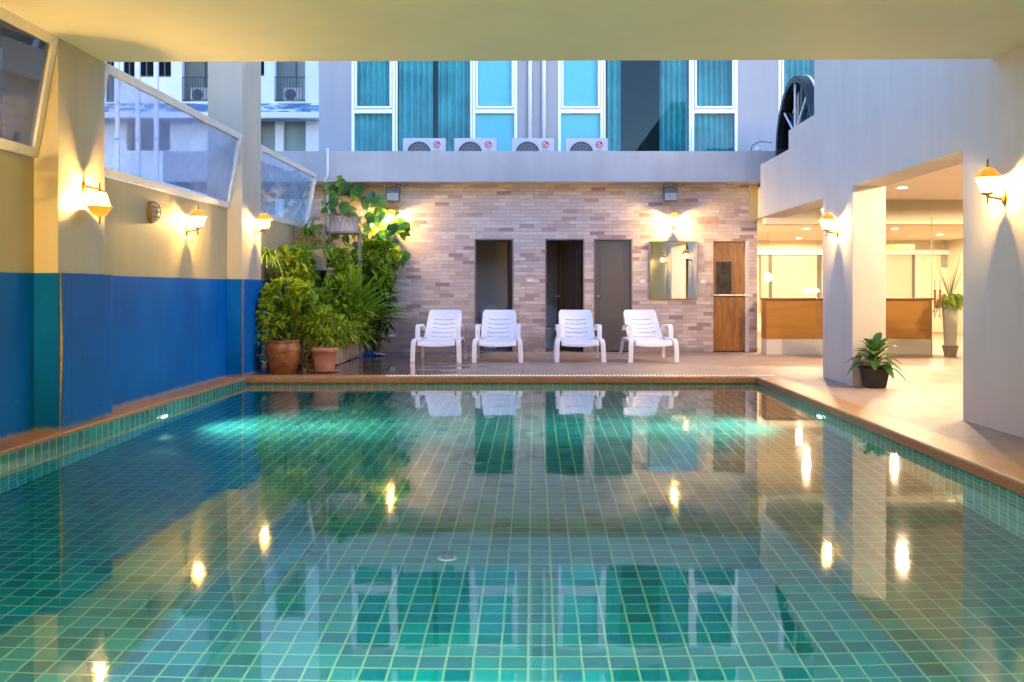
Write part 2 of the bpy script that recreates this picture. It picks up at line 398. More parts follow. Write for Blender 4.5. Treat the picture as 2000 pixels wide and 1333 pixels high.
# ---------------------------------------------------------------- mesh builder
class MB:
    def __init__(s): s.v = []; s.f = []
    def add(s, vs, fs):
        o = len(s.v)
        s.v += [tuple(v) for v in vs]
        s.f += [tuple(i + o for i in f) for f in fs]
        return s
    def box(s, x0, x1, y0, y1, z0, z1):
        v = [(x, y, z) for z in (z0, z1) for y in (y0, y1) for x in (x0, x1)]
        return s.add(v, [(0, 2, 3, 1), (4, 5, 7, 6), (0, 1, 5, 4), (2, 6, 7, 3), (0, 4, 6, 2), (1, 3, 7, 5)])
    def prism(s, poly, a0, a1, plane='yz'):
        def p(u, w, a):
            return (a, u, w) if plane == 'yz' else ((u, a, w) if plane == 'xz' else (u, w, a))
        n = len(poly)
        v = [p(u, w, a0) for u, w in poly] + [p(u, w, a1) for u, w in poly]
        f = [tuple(range(n)), tuple(range(2 * n - 1, n - 1, -1))]
        f += [(i, i + n, (i + 1) % n + n, (i + 1) % n) for i in range(n)]
        return s.add(v, f)
    def tube(s, pts, r, n=8, caps=True):
        pts = [Vector(p) for p in pts]
        rr = r if isinstance(r, (list, tuple)) else [r] * len(pts)
        vs, fs = [], []
        prev = None
        for i, p in enumerate(pts):
            d = (pts[min(i + 1, len(pts) - 1)] - pts[max(i - 1, 0)]).normalized()
            if prev is None:
                a = d.orthogonal().normalized()
            else:
                a = (prev - d * prev.dot(d)).normalized()
            prev = a
            b = d.cross(a)
            for k in range(n):
                t = 2 * math.pi * k / n
                vs.append(p + (a * math.cos(t) + b * math.sin(t)) * rr[i])
        for i in range(len(pts) - 1):
            for k in range(n):
                fs.append((i * n + k, i * n + (k + 1) % n, (i + 1) * n + (k + 1) % n, (i + 1) * n + k))
        if caps:
            fs.append(tuple(range(n - 1, -1, -1)))
            fs.append(tuple((len(pts) - 1) * n + k for k in range(n)))
        return s.add(vs, fs)
    def lathe(s, prof, c=(0, 0, 0), n=20, caps=True):
        vs, fs = [], []
        for r, z in prof:
            for k in range(n):
                t = 2 * math.pi * k / n
                vs.append((c[0] + r * math.cos(t), c[1] + r * math.sin(t), c[2] + z))
        m = len(prof)
        for i in range(m - 1):
            for k in range(n):
                fs.append((i * n + k, i * n + (k + 1) % n, (i + 1) * n + (k + 1) % n, (i + 1) * n + k))
        if caps:
            fs.append(tuple(range(n - 1, -1, -1)))
            fs.append(tuple((m - 1) * n + k for k in range(n)))
        return s.add(vs, fs)
    def quad(s, a, b, c, d): return s.add([a, b, c, d], [(0, 1, 2, 3)])
    def grid(s, fn, nu, nv, skip=None):
        vs = [fn(i / nu, j / nv) for j in range(nv + 1) for i in range(nu + 1)]
        fs = []
        for j in range(nv):
            for i in range(nu):
                if skip and skip(i, j): continue
                a = j * (nu + 1) + i
                fs.append((a, a + 1, a + nu + 2, a + nu + 1))
        return s.add(vs, fs)
    def sweep(s, path, x, w, h):
        """rectangular bar following a path in the y-z plane at sideways position x"""
        pts = [Vector((x if len(p) == 2 else p[0], p[-2], p[-1])) for p in path]
        vs, fs = [], []
        for i, p in enumerate(pts):
            d = (pts[min(i + 1, len(pts) - 1)] - pts[max(i - 1, 0)]).normalized()
            nrm = Vector((0, -d.z, d.y)).normalized()
            for sx, sn in ((-1, -1), (1, -1), (1, 1), (-1, 1)):
                vs.append(p + Vector((sx * w / 2, 0, 0)) + nrm * sn * h / 2)
        for i in range(len(pts) - 1):
            for k in range(4):
                fs.append((i * 4 + k, i * 4 + (k + 1) % 4, (i + 1) * 4 + (k + 1) % 4, (i + 1) * 4 + k))
        fs.append((3, 2, 1, 0)); e = (len(pts) - 1) * 4
        fs.append((e, e + 1, e + 2, e + 3))
        return s.add(vs, fs)
    def leaf(s, base, d, L, Wd, droop=0.3, seg=4, fold=0.25, shape='lance', side=None):
        base = Vector(base); d = Vector(d).normalized()
        sd = Vector(side).normalized() if side is not None else d.cross(Vector((0, 0, 1)))
        if sd.length < 1e-3: sd = Vector((1, 0, 0))
        sd.normalize()
        up = sd.cross(d).normalized()
        vs = []
        for i in range(seg + 1):
            t = i / seg
            c = base + d * L * t - Vector((0, 0, 1)) * droop * L * t * t
            if shape == 'lance': w = Wd * (math.sin(math.pi * min(1, 0.08 + 0.92 * t)) ** 0.8)
            elif shape == 'heart': w = Wd * (0.0 if t == 1 else (math.sqrt(max(0, 1 - t)) * (0.55 + 1.5 * t * (1 - t)) if t > 0 else 0.35))
            else: w = Wd * (1 - t) ** 0.6 if t < 1 else 0
            w = max(w, Wd * 0.02)
            vs += [c + sd * w / 2 + up * fold * w / 2, c, c - sd * w / 2 + up * fold * w / 2]
        fs = []
        for i in range(seg):
            a = i * 3
            fs += [(a, a + 1, a + 4, a + 3), (a + 1, a + 2, a + 5, a + 4)]
        return s.add(vs, fs)
    def build(s, name, mat, parent=None, smooth=False, bevel=0.0, solid=0.0, seg=2):
        me = bpy.data.meshes.new(name)
        if parent is None:
            xs = [v[0] for v in s.v]; ys = [v[1] for v in s.v]; zs = [v[2] for v in s.v]
            o = Vector(((min(xs) + max(xs)) / 2, (min(ys) + max(ys)) / 2, min(zs)))
        else:
            o = parent.location.copy()
            q = parent.parent
            while q is not None:
                o += q.location; q = q.parent
        vs = [(v[0] - o.x, v[1] - o.y, v[2] - o.z) for v in s.v]
        me.from_pydata(vs, [], s.f)
        me.update()
        bm = bmesh.new(); bm.from_mesh(me)
        bmesh.ops.recalc_face_normals(bm, faces=bm.faces)
        bm.to_mesh(me); bm.free()
        ms = mat if isinstance(mat, list) else [mat]
        for m in ms: me.materials.append(mt[m] if isinstance(m, str) else m)
        if smooth:
            for p in me.polygons: p.use_smooth = True
        ob = bpy.data.objects.new(name, me)
        COL.objects.link(ob)
        if parent is None: ob.location = o
        else: ob.parent = parent
        if solid:
            md = ob.modifiers.new('thickness', 'SOLIDIFY'); md.thickness = solid; md.offset = 0
        if bevel:
            md = ob.modifiers.new('bevel', 'BEVEL'); md.width = bevel; md.segments = seg
            md.limit_method = 'ANGLE'; md.angle_limit = R(40)
        return ob

def tag(o, label, cat, group=None):
    o['label'] = label; o['category'] = cat
    if group: o['group'] = group
    return o
def struct(o): o['kind'] = 'structure'; return o
def thing(name, label, cat, loc=(0, 0, 0), rz=0.0, group=None):
    o = bpy.data.objects.new(name, None)
    o.empty_display_size = 0.1
    o.location = loc; o.rotation_euler = (0, 0, rz)
    COL.objects.link(o)
    return tag(o, label, cat, group)
def copy_tree(o, parent=None):
    c = o.copy(); COL.objects.link(c)
    if parent is not None: c.parent = parent
    for ch in list(o.children): copy_tree(ch, c)
    return c
def lamp(name, kind, loc, parent, energy, color, radius=0.03, **kw):
    l = bpy.data.lights.new(name, kind)
    l.energy = energy; l.color = color
    if kind != 'AREA': l.shadow_soft_size = radius
    for k, v in kw.items(): setattr(l, k, v)
    o = bpy.data.objects.new(name, l)
    COL.objects.link(o)
    o.location = loc
    if parent: o.parent = parent
    return o
def text(body, name, loc, size, mat, parent, rx=90):
    cu = bpy.data.curves.new(name, 'FONT'); cu.body = body; cu.size = size; cu.extrude = 0.002
    cu.align_x = 'CENTER'
    ob = bpy.data.objects.new(name, cu); COL.objects.link(ob)
    ob.location = loc; ob.rotation_euler = (R(rx), 0, 0)
    dg = bpy.context.evaluated_depsgraph_get()
    me = bpy.data.meshes.new_from_object(ob.evaluated_get(dg))
    bpy.data.objects.remove(ob)
    me.materials.clear(); me.materials.append(mt[mat])
    ob = bpy.data.objects.new(name, me); COL.objects.link(ob)
    ob.location = loc; ob.rotation_euler = (R(rx), 0, 0)
    ob.parent = parent
    return ob

# ---------------------------------------------------------------- setting: ground, deck, pool, water
WZ = -0.087                     # water level
PXL, PXR, PYN, PYF = -3.70, 2.845, 2.0, 12.71
PB = WZ - 1.0                   # pool floor
GZ = -0.16
b = MB()
for x0, x1, y0, y1 in ((-400, -4.6, -400, 400), (11, 400, -400, 400), (-4.6, 11, -400, -5), (-4.6, 11, 29, 400)):
    b.quad((x0, y0, GZ), (x1, y0, GZ), (x1, y1, GZ), (x0, y1, GZ))
struct(b.build('ground', 'ground'))

b = MB()
b.quad((-4.7, 13.02, 0), (11.1, 13.02, 0), (11.1, 29.1, 0), (-4.7, 29.1, 0))
b.quad((3.15, PYN - 0.3, 0), (11.1, PYN - 0.3, 0), (11.1, 13.02, 0), (3.15, 13.02, 0))
b.quad((-4.7, -5.1, 0), (11.1, -5.1, 0), (11.1, PYN - 0.3, 0), (-4.7, PYN - 0.3, 0))
struct(b.build('deck', 'deck'))

struct(MB().quad((PXL, PYN, PB), (PXR, PYN, PB), (PXR, PYF, PB), (PXL, PYF, PB)).build('pool_floor', 'tile_floor'))
struct(MB().box(PXL - 0.1, PXL, PYN, PYF, PB - 0.1, -0.022).build('pool_wall_left', 'tile_side_l'))
struct(MB().box(PXR, PXR + 0.1, PYN, PYF, PB - 0.1, -0.03).build('pool_wall_right', 'tile_side_r'))
struct(MB().box(PXL - 0.1, PXR + 0.1, PYF, PYF + 0.1, PB - 0.1, -0.03).build('pool_wall_far', 'tile_end'))
struct(MB().box(PXL - 0.1, PXR + 0.1, PYN - 0.1, PYN, PB - 0.1, -0.03).build('pool_wall_near', 'tile_end'))
struct(MB().quad((PXL, PYN, WZ), (PXR, PYN, WZ), (PXR, PYF, WZ), (PXL, PYF, WZ)).build('water', 'water'))

t = thing('pool_coping', 'speckled orange brown pebble coping edging the pool', 'pool edge', (0, 8, 0))
MB().box(PXL - 0.30, PXL, PYN - 0.3, PYF + 0.01, -0.022, 0.004).build('side_coping', 'cop_top', t, bevel=0.008)
MB().box(PXR - 0.012, 3.155, PYN - 0.3, PYF - 0.012, WZ + 0.004, 0.006).build('side_coping', 'cop_top', t, bevel=0.02, seg=4)
MB().box(PXL - 0.3, 3.155, PYF - 0.012, 12.86, WZ + 0.004, 0.005).build('end_coping', 'cop_top', t, bevel=0.02, seg=4)
MB().box(PXL - 0.3, 3.155, PYN - 0.3, PYN + 0.012, WZ + 0.004, 0.005).build('end_coping', 'cop_top', t, bevel=0.02, seg=4)

t = thing('overflow_grate', 'pale slotted overflow grating along the far pool edge', 'drain grate', (0, 12.94, 0))
MB().box(PXL - 0.2, 3.155, 12.86, 13.02, -0.10, -0.03).build('channel', 'dark', t)
b = MB()
x = -1.95
while x < 3.12:
    b.box(x, x + 0.024, 12.865, 13.015, -0.028, 0.003); x += 0.048
b.build('slats', 'plastic', t)
MB().box(PXL - 0.2, -1.96, 12.862, 13.018, -0.028, 0.004).build('cover_strip', 'cop_top', t)

for i, (px, Y_) in enumerate(((870, 5.53), (928, 8.04), (958, 10.53))):
    lb = ['round ivory floor inlet of the pool closest to the camera', 'round ivory floor inlet halfway along the pool', 'round ivory floor inlet nearest the loungers'][i]
    t = thing('floor_inlet', lb, 'pool inlet', (-0.49, Y_, PB), group='inlets in a row on the pool floor')
    MB().lathe([(0.055, 0.0), (0.055, 0.008), (0.045, 0.014), (0.02, 0.015)], t.location, 24).build('cover', 'inlet', t, smooth=False)
    MB().lathe([(0.034, 0.0145), (0.034, 0.018), (0.022, 0.018), (0.022, 0.0145)], t.location, 20, False).build('ring', 'grey', t)

# underwater lights: two lit ones in view, one added unseen
def pool_light(x, sx, label, y=9.83, k=1.0):
    t = thing('pool_light', label, 'pool light', (x, y, WZ - 0.36), group='underwater lights of the pool')
    L = t.location
    b = MB(); vs = []
    def ring(r, off): return [(L.x + sx * off, L.y + r * math.cos(a), L.z + r * math.sin(a)) for a in [2 * math.pi * k / 24 for k in range(24)]]
    rim = ring(0.11, 0.002) + ring(0.11, 0.02) + ring(0.085, 0.024)
    b.add(rim, [(i * 24 + k, i * 24 + (k + 1) % 24, (i + 1) * 24 + (k + 1) % 24, (i + 1) * 24 + k) for i in range(2) for k in range(24)])
    b.build('rim', 'steel', t)
    b = MB(); b.add(ring(0.085, 0.022), [tuple(range(24))])
    b.build('lens', 'pool_lens', t)
    l = lamp('pool_spot', 'SPOT', (sx * 0.06, 0, 0), t, POOL_W * k, (0.90, 1.0, 0.86), 0.05, spot_size=R(128), spot_blend=1.0)
    l.rotation_euler = (0, R(-90 + 3) if sx > 0 else R(90 - 3), 0)
    l = lamp('pool_beam', 'SPOT', (sx * 0.06, 0, 0), t, POOL_W * 1.6, (0.80, 1.0, 0.90), 0.05, spot_size=R(46), spot_blend=1.0)
    l.rotation_euler = (0, R(-90 + 9) if sx > 0 else R(90 - 9), 0)
pool_light(PXL, 1, 'bright underwater light in the pool side below the blue wall')
pool_light(PXR, -1, 'bright underwater light in the pool side below the white pillar')
t = thing('pool_light', 'unseen underwater light added in the near end wall to brighten the front floor', 'pool light', (-0.4, PYN, WZ - 0.36), group='underwater lights of the pool')  # added out of view to lift the front of the pool floor
L = t.location
MB().add([(L.x + r * math.cos(2 * math.pi * k / 24), L.y + o, L.z + r * math.sin(2 * math.pi * k / 24)) for r, o in ((0.11, 0.002), (0.11, 0.02), (0.085, 0.024)) for k in range(24)], [(i * 24 + k, i * 24 + (k + 1) % 24, (i + 1) * 24 + (k + 1) % 24, (i + 1) * 24 + k) for i in range(2) for k in range(24)]).build('rim', 'steel', t)
MB().add([(L.x + 0.085 * math.cos(2 * math.pi * k / 24), L.y + 0.022, L.z + 0.085 * math.sin(2 * math.pi * k / 24)) for k in range(24)], [tuple(range(24))]).build('lens', 'pool_lens', t)
l = lamp('pool_spot', 'SPOT', (0, 0.06, 0), t, POOL_W * 2.0, (0.80, 1.0, 0.86), 0.05, spot_size=R(165), spot_blend=0.5)
l.rotation_euler = (R(90 - 8), 0, 0)

# ---------------------------------------------------------------- left wall, pillars, ceiling
WX = -3.95; PX_ = -3.76; BLUE = 1.255
t = thing('poolside_wall', 'long cream wall with blue painted lower half beside the pool', 'wall', (WX - 0.1, 6.5, 0))
MB().box(WX - 0.14, WX, -5, 17.75, BLUE, 2.16).build('upper_wall', 'cream_wall', t)
MB().box(WX - 0.14, WX, -5, 17.75, GZ, BLUE - 0.0005).build('blue_dado', 'blue', t)
# loose board over the bay beside the first pillar
def pillar(y0, y1, label, top):
    t = thing('pillar', label, 'pillar', (PX_ - 0.22, (y0 + y1) / 2, 0), group='pillars along the blue and cream wall')
    MB().box(PX_ - 0.44, PX_, y0, y1, BLUE, top).build('shaft', 'pillar', t, bevel=0.006)
    MB().box(PX_ - 0.44, PX_ + 0.004, y0 - 0.004, y1 + 0.004, GZ, BLUE + 0.001).build('blue_base', 'blue', t, bevel=0.004)
    return t
p1 = pillar(7.81, 8.66, 'cream pillar with blue base carrying the upside down lantern', 4.5)
# plywood sheet nailed over the blue base, bowed away at its near edge, with its raw edge showing
b = MB()
def sheet(u, v):
    y = 7.835 + u * 1.0
    bow = 0.014 * (1 - u) ** 6 * math.sin(math.pi * min(1, max(0, v)))
    return (PX_ + 0.010 + bow, y if u < 1 else 8.70, 0.03 + v * (BLUE - 0.03))
b.grid(sheet, 24, 24)
o = b.build('board', 'blue', p1, solid=0.010)
b = MB().grid(lambda u, v: (PX_ + 0.005 + (0.008 + 0.014 * math.sin(math.pi * v) ** 3) * u, 7.829, 0.03 + v * (BLUE - 0.03)), 1, 24)
b.build('board_edge', 'box_wood', p1)
b = MB()
for y, z in ((7.92, 1.17), (8.52, 1.17), (8.2, 0.55), (7.92, 0.12), (8.55, 0.12)):
    b.tube([(PX_ + 0.012, y, z), (PX_ + 0.021, y, z)], 0.010, 8)
b.build('screw', 'dark', p1)
p2 = pillar(12.71, 13.60, 'cream pillar with blue base next to the green plants', 4.5)
MB().box(PX_ + 0.0045, PX_ + 0.012, 12.704, 12.722, 0.0, BLUE).build('corner_bead', 'cop_top', p2)

t = thing('roof_slab', 'plain cream ceiling slab over the near half of the pool', 'ceiling', (0, 2, 3.0))
zl, zr = 3.112, 2.985
b = MB()
v = [(-4.4, -5, zl + 0.01), (4.4, -5, zr - 0.01), (4.4, 7.95, zr - 0.01), (-4.4, 8.70, zl + 0.01)]
b.add(v + [(p[0], p[1], p[2] + 0.6) for p in v], [(3, 2, 1, 0), (4, 5, 6, 7), (0, 1, 5, 4), (1, 2, 6, 5), (2, 3, 7, 6), (3, 0, 4, 7)])
b.build('soffit', 'ceil', t)
tag(MB().box(-4.6, 4.1, -5.2, -5.0, GZ, 3.3).build('rear_wall', 'cream_wall'), 'plain cream wall closing the pool hall behind the viewer', 'wall')

# slanted glass wind screens between the pillars
def screen(y0, y1, label, lower=2.165, pane='screen'):
    t = thing('glass_screen', label, 'glass screen', (WX, (y0 + y1) / 2, lower), group='slanted glass screens on the wall')
    xb, xt, zb, zt = WX + 0.012, PX_ - 0.012, lower, 3.115
    fw, th = 0.075, 0.05
    d = Vector((xt - xb, 0, zt - zb)); Ls = d.length; d.normalize()
    n = Vector((d.z, 0, -d.x))
    def P(y, s, o): q = Vector((xb, y, zb)) + d * s + n * o; return (q.x, q.y, q.z)
    def bar(b, ya, yb, s0, s1):
        vs = [P(y, s, o) for o in (-th / 2, th / 2) for s in (s0, s1) for y in (ya, yb)]
        b.add(vs, [(0, 2, 3, 1), (4, 5, 7, 6), (0, 1, 5, 4), (2, 6, 7, 3), (0, 4, 6, 2), (1, 3, 7, 5)])
    b = MB()
    bar(b, y0, y1, 0, fw); bar(b, y0, y1, Ls - fw, Ls)
    bar(b, y0, y0 + fw, fw, Ls - fw); bar(b, y1 - fw, y1, fw, Ls - fw)
    b.build('frame', 'frame_cream', t, bevel=0.004)
    MB().quad(P(y0 + fw, fw, 0), P(y1 - fw, fw, 0), P(y1 - fw, Ls - fw, 0), P(y0 + fw, Ls - fw, 0)).build('pane', pane, t)
screen(-1.0, 7.80, 'near slanted glass screen reaching up to the ceiling', pane='screen_near')
screen(8.67, 12.70, 'slanted glass screen between the two cream pillars')
screen(13.61, 17.05, 'slanted glass screen above the planted corner')

# ---------------------------------------------------------------- lanterns
def lantern(label, loc, rz, inverted=False, power=1.0):
    t = thing('wall_lantern', label, 'wall lamp', loc, 0, 'lit wall lanterns around the pool')
    k = -1 if inverted else 1
    ax = 0.135
    L = t.location
    def w(x, y, z): return (L.x + x, L.y + y, L.z + k * z)
    b = MB(); n = 20
    prof = [(0.05, 0.0), (0.048, 0.012), (0.03, 0.024), (0.012, 0.03)]
    vs = []
    for r, off in prof:
        for q in range(n):
            a = 2 * math.pi * q / n
            vs.append(w(off, r * 0.72 * math.cos(a), r * 1.25 * math.sin(a)))
    b.add(vs, [(i * n + q, i * n + (q + 1) % n, (i + 1) * n + (q + 1) % n, (i + 1) * n + q) for i in range(3) for q in range(n)] + [tuple(range(3 * n, 4 * n))])
    b.build('wall_plate', 'bronze', t, smooth=True)
    MB().tube([w(0.02, 0, -0.01), w(0.05, 0, -0.012), w(0.09, 0, -0.004), w(ax, 0, 0.0)], [0.016, 0.012, 0.008, 0.007], 10).build('arm', 'bronze', t, smooth=True)
    def lat(prof, nseg=6, caps=True):
        b = MB(); vs = []
        for r, z in prof:
            for q in range(nseg):
                a = 2 * math.pi * (q + 0.5) / nseg
                vs.append(w(ax + r * math.cos(a), r * math.sin(a), z))
        m = len(prof)
        fs = [(i * nseg + q, i * nseg + (q + 1) % nseg, (i + 1) * nseg + (q + 1) % nseg, (i + 1) * nseg + q) for i in range(m - 1) for q in range(nseg)]
        if caps: fs += [tuple(range(nseg)), tuple(range((m - 1) * nseg, m * nseg))]
        return b.add(vs, fs)
    lat([(0.003, -0.055), (0.006, -0.045), (0.006, 0.0), (0.012, 0.012), (0.042, 0.022), (0.058, 0.032), (0.052, 0.036)], 12).build('base_cup', 'bronze', t)
    cap = [(0.104, 0.146), (0.108, 0.150), (0.092, 0.163), (0.078, 0.190), (0.055, 0.216), (0.026, 0.230), (0.010, 0.236), (0.010, 0.248), (0.006, 0.262), (0.009, 0.280), (0.003, 0.300)]
    lat(cap[1:6], 12, False).build('roof_cap', 'amber', t, smooth=True)
    lat(cap[5:], 10).build('finial', 'bronze', t)
    b = MB()
    for q in range(6):
        a = 2 * math.pi * (q + 0.5) / 6
        b.tube([w(ax + 0.052 * math.cos(a), 0.052 * math.sin(a), 0.034), w(ax + 0.090 * math.cos(a), 0.090 * math.sin(a), 0.148)], 0.0035, 5)
    b.build('cage', 'bronze', t)
    lat([(0.050, 0.036), (0.088, 0.147)], 6, False).build('glass', 'lantern_glass', t)
    b = MB(); vs = []
    pb = [(0.012, 0.04), (0.022, 0.058), (0.030, 0.085), (0.026, 0.108), (0.012, 0.126), (0.002, 0.132)]
    for r, z in pb:
        for q in range(12):
            a = 2 * math.pi * q / 12
            vs.append(w(ax + r * math.cos(a), r * math.sin(a), z))
    b.add(vs, [(i * 12 + q, i * 12 + (q + 1) % 12, (i + 1) * 12 + (q + 1) % 12, (i + 1) * 12 + q) for i in range(5) for q in range(12)])
    b.build('bulb', 'bulb', t, smooth=True)
    lamp('lantern_light', 'POINT', (ax, 0, k * 0.095), t, LANTERN_W * power, WARM, 0.032)
    t.rotation_euler = (0, 0, rz)
    return t
lantern('upside down lantern hanging on the near cream pillar', (PX_, 8.25, 1.965), 0, True)
lantern('lantern on the wall right of the bulkhead lamp under the glass screen', (WX, 11.22, 1.80), 0)
lantern('lantern on the far cream pillar beside the plants', (PX_, 13.28, 1.91), 0)
lantern('lantern on the brick wall half hidden by climbing leaves', (X(766, 17.75), 17.748, 2.31), R(-90), power=2.3)
lantern('lantern on the brick wall above the mirror', (X(1315, 17.75), 17.748, 2.26), R(-90), power=2.3)
lantern('lantern on the white pillar between the two lobby openings', (3.698, 12.09, 1.825), R(180))
lantern('large looking lantern on the near white wall above the pool', (3.698, 7.80, 1.855), R(180))
lantern('lantern on the cream wall just outside the left of the view', (WX, 6.35, 1.85), 0, power=0.75)
lantern('upside down lantern on the cream wall far outside the left of the view', (WX, 3.3, 1.965), 0, True, power=8.5)
lantern('lantern on the white wall outside the right of the view', (3.698, 3.6, 1.855), R(180), power=0.6)

t = thing('bulkhead_lamp', 'unlit brown oval bulkhead lamp with cage on cream wall', 'wall lamp', (WX, 10.15, 1.917))
L = t.location
b = MB(); n = 24; vs = []
for sc_, off in ((1.0, 0.0), (1.0, 0.03), (0.85, 0.045)):
    for q in range(n):
        a = 2 * math.pi * q / n
        vs.append((L.x + off, L.y + 0.075 * sc_ * math.cos(a), L.z + 0.115 * sc_ * math.sin(a)))
b.add(vs, [(i * n + q, i * n + (q + 1) % n, (i + 1) * n + (q + 1) % n, (i + 1) * n + q) for i in range(2) for q in range(n)] + [tuple(range(2 * n, 3 * n))])
b.build('back_plate', 'bronze', t)
b = MB()
b.grid(lambda u, v: (L.x + 0.045 + 0.05 * math.sin(math.pi * u) ** 0.5 * math.sin(math.pi * v) ** 0.5, L.y - 0.05 + 0.1 * u, L.z - 0.088 + 0.176 * v), 10, 12)
b.build('globe', 'lens', t, smooth=True)
b = MB()
for dz in (-0.05, 0.0, 0.05):
    b.tube([(L.x + 0.04, L.y - 0.065, L.z + dz), (L.x + 0.10, L.y - 0.04, L.z + dz), (L.x + 0.112, L.y, L.z + dz), (L.x + 0.10, L.y + 0.04, L.z + dz), (L.x + 0.04, L.y + 0.065, L.z + dz)], 0.005, 6)
b.tube([(L.x + 0.04, L.y, L.z - 0.11), (L.x + 0.10, L.y, L.z - 0.07), (L.x + 0.116, L.y, L.z), (L.x + 0.10, L.y, L.z + 0.07), (L.x + 0.04, L.y, L.z + 0.11)], 0.005, 6)
b.build('cage', 'bronze', t)

# ---------------------------------------------------------------- right wall with two openings
RX0, RX1 = 3.70, 4.09
poly = [(-5, GZ), (8.57, GZ), (8.57, 2.33), (11.55, 2.33), (11.55, GZ), (12.74, GZ), (12.74, 2.30), (16.27, 2.30), (16.27, 3.17), (14.46, 3.17), (14.46, 3.443), (13.14, 3.443), (13.14, 6.2), (-5, 6.2)]
tag(MB().prism(poly, RX0, RX1, 'yz').build('arcade_wall', 'white_wall', bevel=0.006), 'white wall with two lobby openings and a stepped top', 'wall')

# lobby shell
tag(MB().box(RX1, 11, -5, 16.3, 2.60, 2.95).build('lobby_ceiling', 'lobby_wall'), 'flat cream ceiling of the passage beside the pool', 'ceiling')
t = thing('lobby_beam', 'deep cream beam over the glass front of the lobby', 'beam', (7, 17.2, 2.25))
MB().box(3.99, 11, 17.1, 17.4, 2.25, 2.95).build('face', 'lobby_wall', t)
tag(MB().box(RX1, 11, 16.3, 17.1, 2.80, 2.95).build('lobby_ceiling', 'lobby_wall'), 'narrow raised ceiling strip in front of the lobby beam', 'ceiling')
tag(MB().box(3.99, 11, 17.4, 26.2, 2.40, 2.95).build('lobby_ceiling', 'lobby_wall'), 'low cream ceiling with downlights inside the lobby', 'ceiling')
tag(MB().box(10.8, 11, -5, 26.2, GZ, 2.6).build('lobby_wall', 'lobby_wall'), 'cream end wall of the passage far to the right', 'wall')
tag(MB().box(RX1, 10.8, -5.2, -5.0, GZ, 2.6).build('lobby_wall', 'lobby_wall'), 'cream wall closing the passage behind the viewer', 'wall')
t = thing('lobby_wall', 'pale back wall of the lobby holding the window blinds', 'wall', (7, 26.1, 0))
MB().box(3.99, 11, 26.0, 26.2, GZ, 2.4).build('back_wall', 'lobby_wall', t)
MB().box(3.99, 11, 25.80, 25.99, 2.03, 2.14).build('pelmet', 'white_alu', t)
tag(MB().box(3.86, 3.99, 17.78, 26.2, GZ, 2.95).build('partition_wall', 'lobby_wall'), 'cream side wall of the lobby behind the brick wall', 'wall')
for a, c, lb in ((1486, 1502, 'narrow strip of pale blind at the left end of the lobby'), (1508, 1596, 'wide pale blind behind the counter left of the pillar'), (1605, 1781, 'wide pale blind behind the counter right of the pillar')):
    t = thing('window_blind', lb, 'blind', (X((a + c) / 2, 25.9), 25.92, 0.5), group='blinds at the back of the lobby')
    x0, x1 = X(a, 25.92), X(c, 25.92)
    MB().box(x0, x1, 25.92, 25.94, 0.5, 2.03).build('fabric', 'blind_cream', t)
    MB().box(x1, x1 + 0.07, 25.90, 25.97, 0.5, 2.03).build('side_rail', 'grey', t)
tag(MB().box(X(1787, 25.9), X(1803, 25.9), 25.88, 25.95, 0, 2.03).build('wall_panel', 'cubicle'), 'narrow grey panel beside the blind in the lobby', 'panel')
t = thing('wall_picture', 'small grey picture on the lobby wall above the plants', 'picture', (X(1857, 25.9), 25.95, 1.7))
MB().box(X(1840, 25.9), X(1876, 25.9), 25.93, 25.97, Z(522, 25.9), Z(498, 25.9)).build('canvas', 'art', t)
tag(MB().box(X(1700, 24), X(1786, 24), 24.0, 24.1, Z(488, 24), Z(478, 24)).build('hanging_sign', 'orange'), 'blank orange strip hanging under the lobby ceiling', 'sign')

t = thing('reception_counter', 'honey brown wooden counter with white plinth in the lobby', 'counter', (5.4, 17.3, 0))
MB().box(3.995, 6.86, 17.10, 17.5, 0, 0.262).build('plinth', 'white_wall', t)
MB().box(3.995, 6.86, 17.12, 17.5, 0.264, 0.94).build('front_panel', 'counter', t)
MB().box(3.995, 6.88, 17.08, 17.55, 0.942, 0.975).build('top', 'counter_top', t, bevel=0.006)

# glass front and door
t = thing('glass_door', 'frameless glass lobby front with a door with long wood grip handles', 'glass door', (6.95, 16.2, 0))
MB().box(4.6, 6.475, 16.195, 16.205, 0.01, 2.58).build('side_panel', 'clear', t)
MB().box(6.49, 7.45, 16.195, 16.205, 0.01, 2.3).build('pane', 'clear', t)
MB().box(6.485, 6.489, 16.192, 16.208, 0.01, 2.3).build('edge_strip', 'grey', t)
MB().box(6.49, 6.66, 16.18, 16.22, 0.0, 0.05).build('floor_fitting', 'steel', t)
for xx in (6.515, 6.60):
    h = MB().tube([(xx, 16.14, 0.66), (xx, 16.14, 1.28)], 0.013, 10).build('handle', 'steel', t)
    MB().tube([(xx, 16.14, 0.82), (xx, 16.14, 1.12)], 0.018, 10).build('grip', 'counter_top', h)
    MB().tube([(xx, 16.14, 0.70), (xx, 16.19, 0.70)], 0.008, 8).tube([(xx, 16.14, 1.24), (xx, 16.19, 1.24)], 0.008, 8).build('standoff', 'steel', h)

